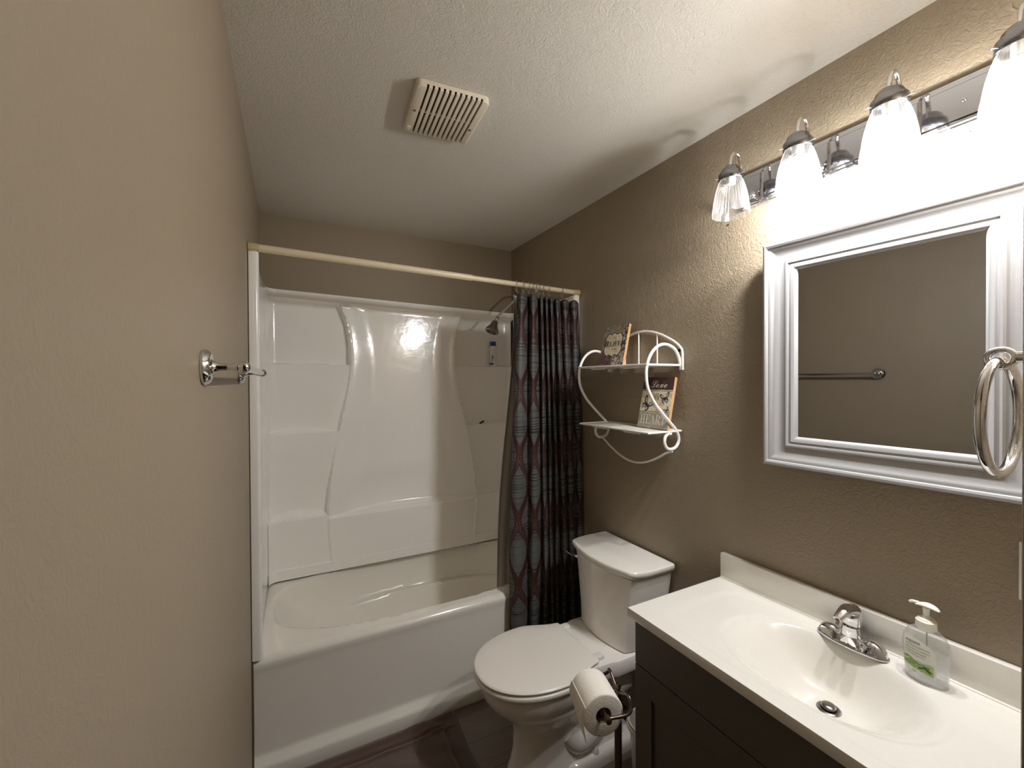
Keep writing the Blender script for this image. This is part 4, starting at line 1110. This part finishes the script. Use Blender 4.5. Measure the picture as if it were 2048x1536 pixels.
# ------------------------------------------------------------------ faucet
def build_faucet():
    fy, fxx = 0.580, 1.462
    zb = ZC-0.0035
    t = thing('faucet', 'chrome single-handle centreset faucet behind the oval basin', 'faucet', (fxx, fy, ZC))
    # thin base plate
    rs = [ell(fxx, fy, a, b, z, 48, 0, 2.15) for a, b, z in ((0.0285, 0.0825, zb+0.0003), (0.0285, 0.0825, zb+0.003), (0.0272, 0.0812, zb+0.0052))]
    mk('base_plate', *rings(rs), M_CHROME, t)
    # saddle body: two domed feet joined by a ridge that rises to the column
    ax_, ay_ = 0.0255, 0.0785
    def hgt(x, y):
        e = 0.0
        for s_ in (-1, 1):
            q = 1-((y-s_*0.0475)/0.0305)**2-(x/0.0250)**2
            e += (0.031*sqrt(q) if q > 0 else 0.0)**4
        r_ = 0.050*math.exp(-(y/0.021)**2)*max(0.0, 1-((x-0.004)/0.0215)**2)**0.5
        br = 0.024*max(0.0, 1-((x-0.006)/0.0145)**2)**0.5*max(0.0, 1-(y/0.062)**2)
        return (e+r_**4+br**4)**0.25
    vs = []; fs = []; NR, NT_ = 26, 72
    for i in range(NR+1):
        for k in range(NT_):
            a = 2*pi*k/NT_; rr_ = i/NR
            x, y = ax_*rr_*cos(a), ay_*rr_*sin(a)
            vs.append(Vector((fxx+x, fy+y, zb+0.005+hgt(x, y))))
    for i in range(NR):
        for k in range(NT_):
            k2 = (k+1) % NT_; fs.append((i*NT_+k, i*NT_+k2, (i+1)*NT_+k2, (i+1)*NT_+k))
    mk('body', vs, fs, M_CHROME, t, ang=60)
    mk('valve_column', *lathe([(0.0235, 0.030), (0.0215, 0.040), (0.0200, 0.050), (0.0205, 0.0535), (0.0, 0.0535)], (fxx, fy, zb), (-0.05, 0, 1), 36), M_CHROME, t)
    # spout: springs from the column towards the basin
    mk('spout', *tube([(fxx+0.004, fy, zb+0.090), (fxx-0.018, fy+0.001, zb+0.098), (fxx-0.040, fy+0.003, zb+0.094), (fxx-0.062, fy+0.005, zb+0.082)], [0.019, 0.0170, 0.0135, 0.0100], 24, sub=6, sq=0.78), M_CHROME, t)
    mk('aerator', *tube([(fxx-0.057, fy+0.005, zb+0.079), (fxx-0.060, fy+0.005, zb+0.069)], 0.0075, 18), M_CHROME, t)
    # domed handle hub that tapers backwards
    s = [(0.0200, 0.054), (0.0212, 0.062), (0.0215, 0.074), (0.0205, 0.086), (0.0175, 0.096), (0.012, 0.103), (0.006, 0.106), (0.0, 0.107)]
    mk('handle_hub', *lathe([(0.0, 0.054)]+s, (fxx, fy, zb), (0.06, 0, 1), 36), M_CHROME, t)
    mk('handle_lever', *tube([(fxx+0.000, fy, zb+0.100), (fxx+0.014, fy-0.004, zb+0.094), (fxx+0.024, fy-0.006, zb+0.078)], [0.014, 0.011, 0.0055], 16, sub=5, sq=0.55), M_CHROME, t)
build_faucet()

# ------------------------------------------------------------------ soap dispenser
def build_soap():
    cx, cy, z0 = 1.456, 0.428, ZC-0.0015
    rot = radians(86)                          # long axis of the bottle body (0 = along x)
    t = thing('soap_dispenser', 'clear pump soap bottle with a green aloe label beside the faucet', 'soap dispenser', (cx, cy, z0))
    body = [(0.034, 0.018, 0.000), (0.038, 0.021, 0.004), (0.0405, 0.0225, 0.03), (0.0435, 0.0235, 0.060), (0.0440, 0.0235, 0.080), (0.0415, 0.0225, 0.098), (0.034, 0.020, 0.112), (0.024, 0.017, 0.120), (0.0165, 0.0155, 0.123), (0.016, 0.015, 0.130)]
    mk('bottle', *rings([ell(cx, cy, a, b, z0+h, 48, rot, 2.3) for a, b, h in body]), M_BOTTLE, t, ang=70)
    liq = [(0.031, 0.016, 0.003), (0.035, 0.0185, 0.006), (0.0385, 0.0205, 0.03), (0.0392, 0.0208, 0.034)]
    mk('liquid_soap', *rings([ell(cx, cy, a, b, z0+h, 40, rot, 2.3) for a, b, h in liq]), M_LIQ, t)
    e = Vector((cos(rot), sin(rot), 0)); nrm = Vector((-sin(rot), cos(rot), 0))
    if nrm.dot(Vector((0.1376-cx, -cy, 0))) < 0: nrm = -nrm
    ev = Vector((0, 0, 1)).cross(nrm); ev = -ev if ev.dot(Vector((0.886, -0.4635, 0))) < 0 else ev   # to the right in view
    def lab(a, b, c):
        # a: -1..1 across the front, b: height; hugs the oval body
        hh = b
        A_ = interp([(h, a_) for a_, b_, h in body], hh); B_ = interp([(h, b_) for a_, b_, h in body], hh)
        q = max(-0.97, min(0.97, a/A_)); n_ = 2.3
        return Vector((cx, cy, z0+b)) + ev*a + nrm*(B_*(1-abs(q)**n_)**(1/n_)+c)
    def lgrid(name, a0, a1, b0, b1, m, c, top=None, bot=None, n=14):
        fn = lambda u, v: lab(lerp(a0, a1, u), lerp(b0+(bot(u) if bot else 0), b1+(top(u) if top else 0), v), c)
        vs, fs = grid(n, 8, fn); return mk(name, vs, fs, m, t, ang=80)
    lgrid('label_sheet', -0.034, 0.026, 0.022, 0.100, M_LAB_W, 0.0004, top=lambda u: -0.020*u**3, bot=lambda u: 0.006*(1-u)**3)
    lgrid('label_picture', -0.034, 0.022, 0.024, 0.047, M_LAB_G, 0.0009, top=lambda u: 0.004*sin(u*9)+0.002-0.004*u, bot=lambda u: 0.010*(1-u)**2)
    mb = MB()
    for (a0, b0, a1, b1, w_) in ((-0.006, 0.030, 0.008, 0.040, 0.0016), (0.004, 0.044, 0.016, 0.040, 0.0022), (0.006, 0.038, 0.018, 0.030, 0.0024), (-0.012, 0.045, 0.004, 0.042, 0.0020)):
        v, f = tube([lab(lerp(a0, a1, q), lerp(b0, b1, q), 0.0012) for q in (0, .25, .5, .75, 1)], [w_*0.4, w_, w_, w_, w_*0.5], 6); mb.add(v, f)
    mb.build('aloe_leaves', M_LAB_DG, t)
    def ltxt(s, size, a, b, m, nm='label_lettering'):
        v, f = text_geo(s, size, lambda p, q, c: lab(p+a, q+b, 0.0012), 0, 0, 'LEFT'); mk(nm, v, f, m, t, smooth=False)
    ltxt('equate', 0.0105, -0.030, 0.089, M_NAVY)
    ltxt('Aloe', 0.0068, -0.030, 0.0805, M_GOLDI); ltxt('liquid hand soap', 0.0052, -0.018, 0.0795, M_OLIVE)
    ltxt('With aloe & moisture', 0.0052, -0.030, 0.0725, M_OLIVE)
    ltxt('Clean & Soft hands', 0.0052, -0.030, 0.0655, M_OLIVE)
    ltxt('7.5 FL OZ (221 mL)', 0.0045, -0.030, 0.0590, M_OLIVE)
    mk('pump_collar', *lathe([(0, 0.122), (0.0185, 0.122), (0.0195, 0.124), (0.0190, 0.141), (0.0165, 0.1425), (0.0150, 0.146), (0.0110, 0.147), (0.0075, 0.149), (0.0072, 0.152), (0, 0.152)], (cx, cy, z0), (0, 0, 1), 36), M_PUMP, t)
    mk('pump_stem', *tube([(cx, cy, z0+0.148), (cx, cy, z0+0.170)], [0.0055, 0.0065], 16), M_PUMP, t)
    hd = -ev                                    # nozzle points to the left in view
    c = Vector((cx, cy, z0+0.172))
    rs = []
    for k in range(13):
        q = k/12; s = lerp(-0.024, 0.020, q); wd = 0.0115*sqrt(max(0.02, 1-((q-0.5)/0.52)**2)); th = 0.0045*sqrt(max(0.05, 1-((q-0.5)/0.52)**2))
        cc = c + hd*s + Vector((0, 0, 0.004+0.004*q-0.006*(q-0.4)**2*4))
        rs.append([cc + nrm*wd*cos(2*pi*j/16) + Vector((0, 0, 1))*th*sin(2*pi*j/16) for j in range(16)])
    mk('pump_head', *rings(rs), M_PUMP, t)
    mk('pump_nozzle', *tube([c+hd*0.014+Vector((0, 0, 0.004)), c+hd*0.026+Vector((0, 0, 0.003)), c+hd*0.031-Vector((0, 0, 0.0005))], [0.004, 0.0034, 0.003], 10), M_PUMP, t)
    mk('dip_tube', *tube([(cx, cy, z0+0.148), (cx+0.004, cy, z0+0.07), (cx+0.012, cy+0.006, z0+0.008)], 0.0018, 8, sub=4), M_PUMP, t)
build_soap()
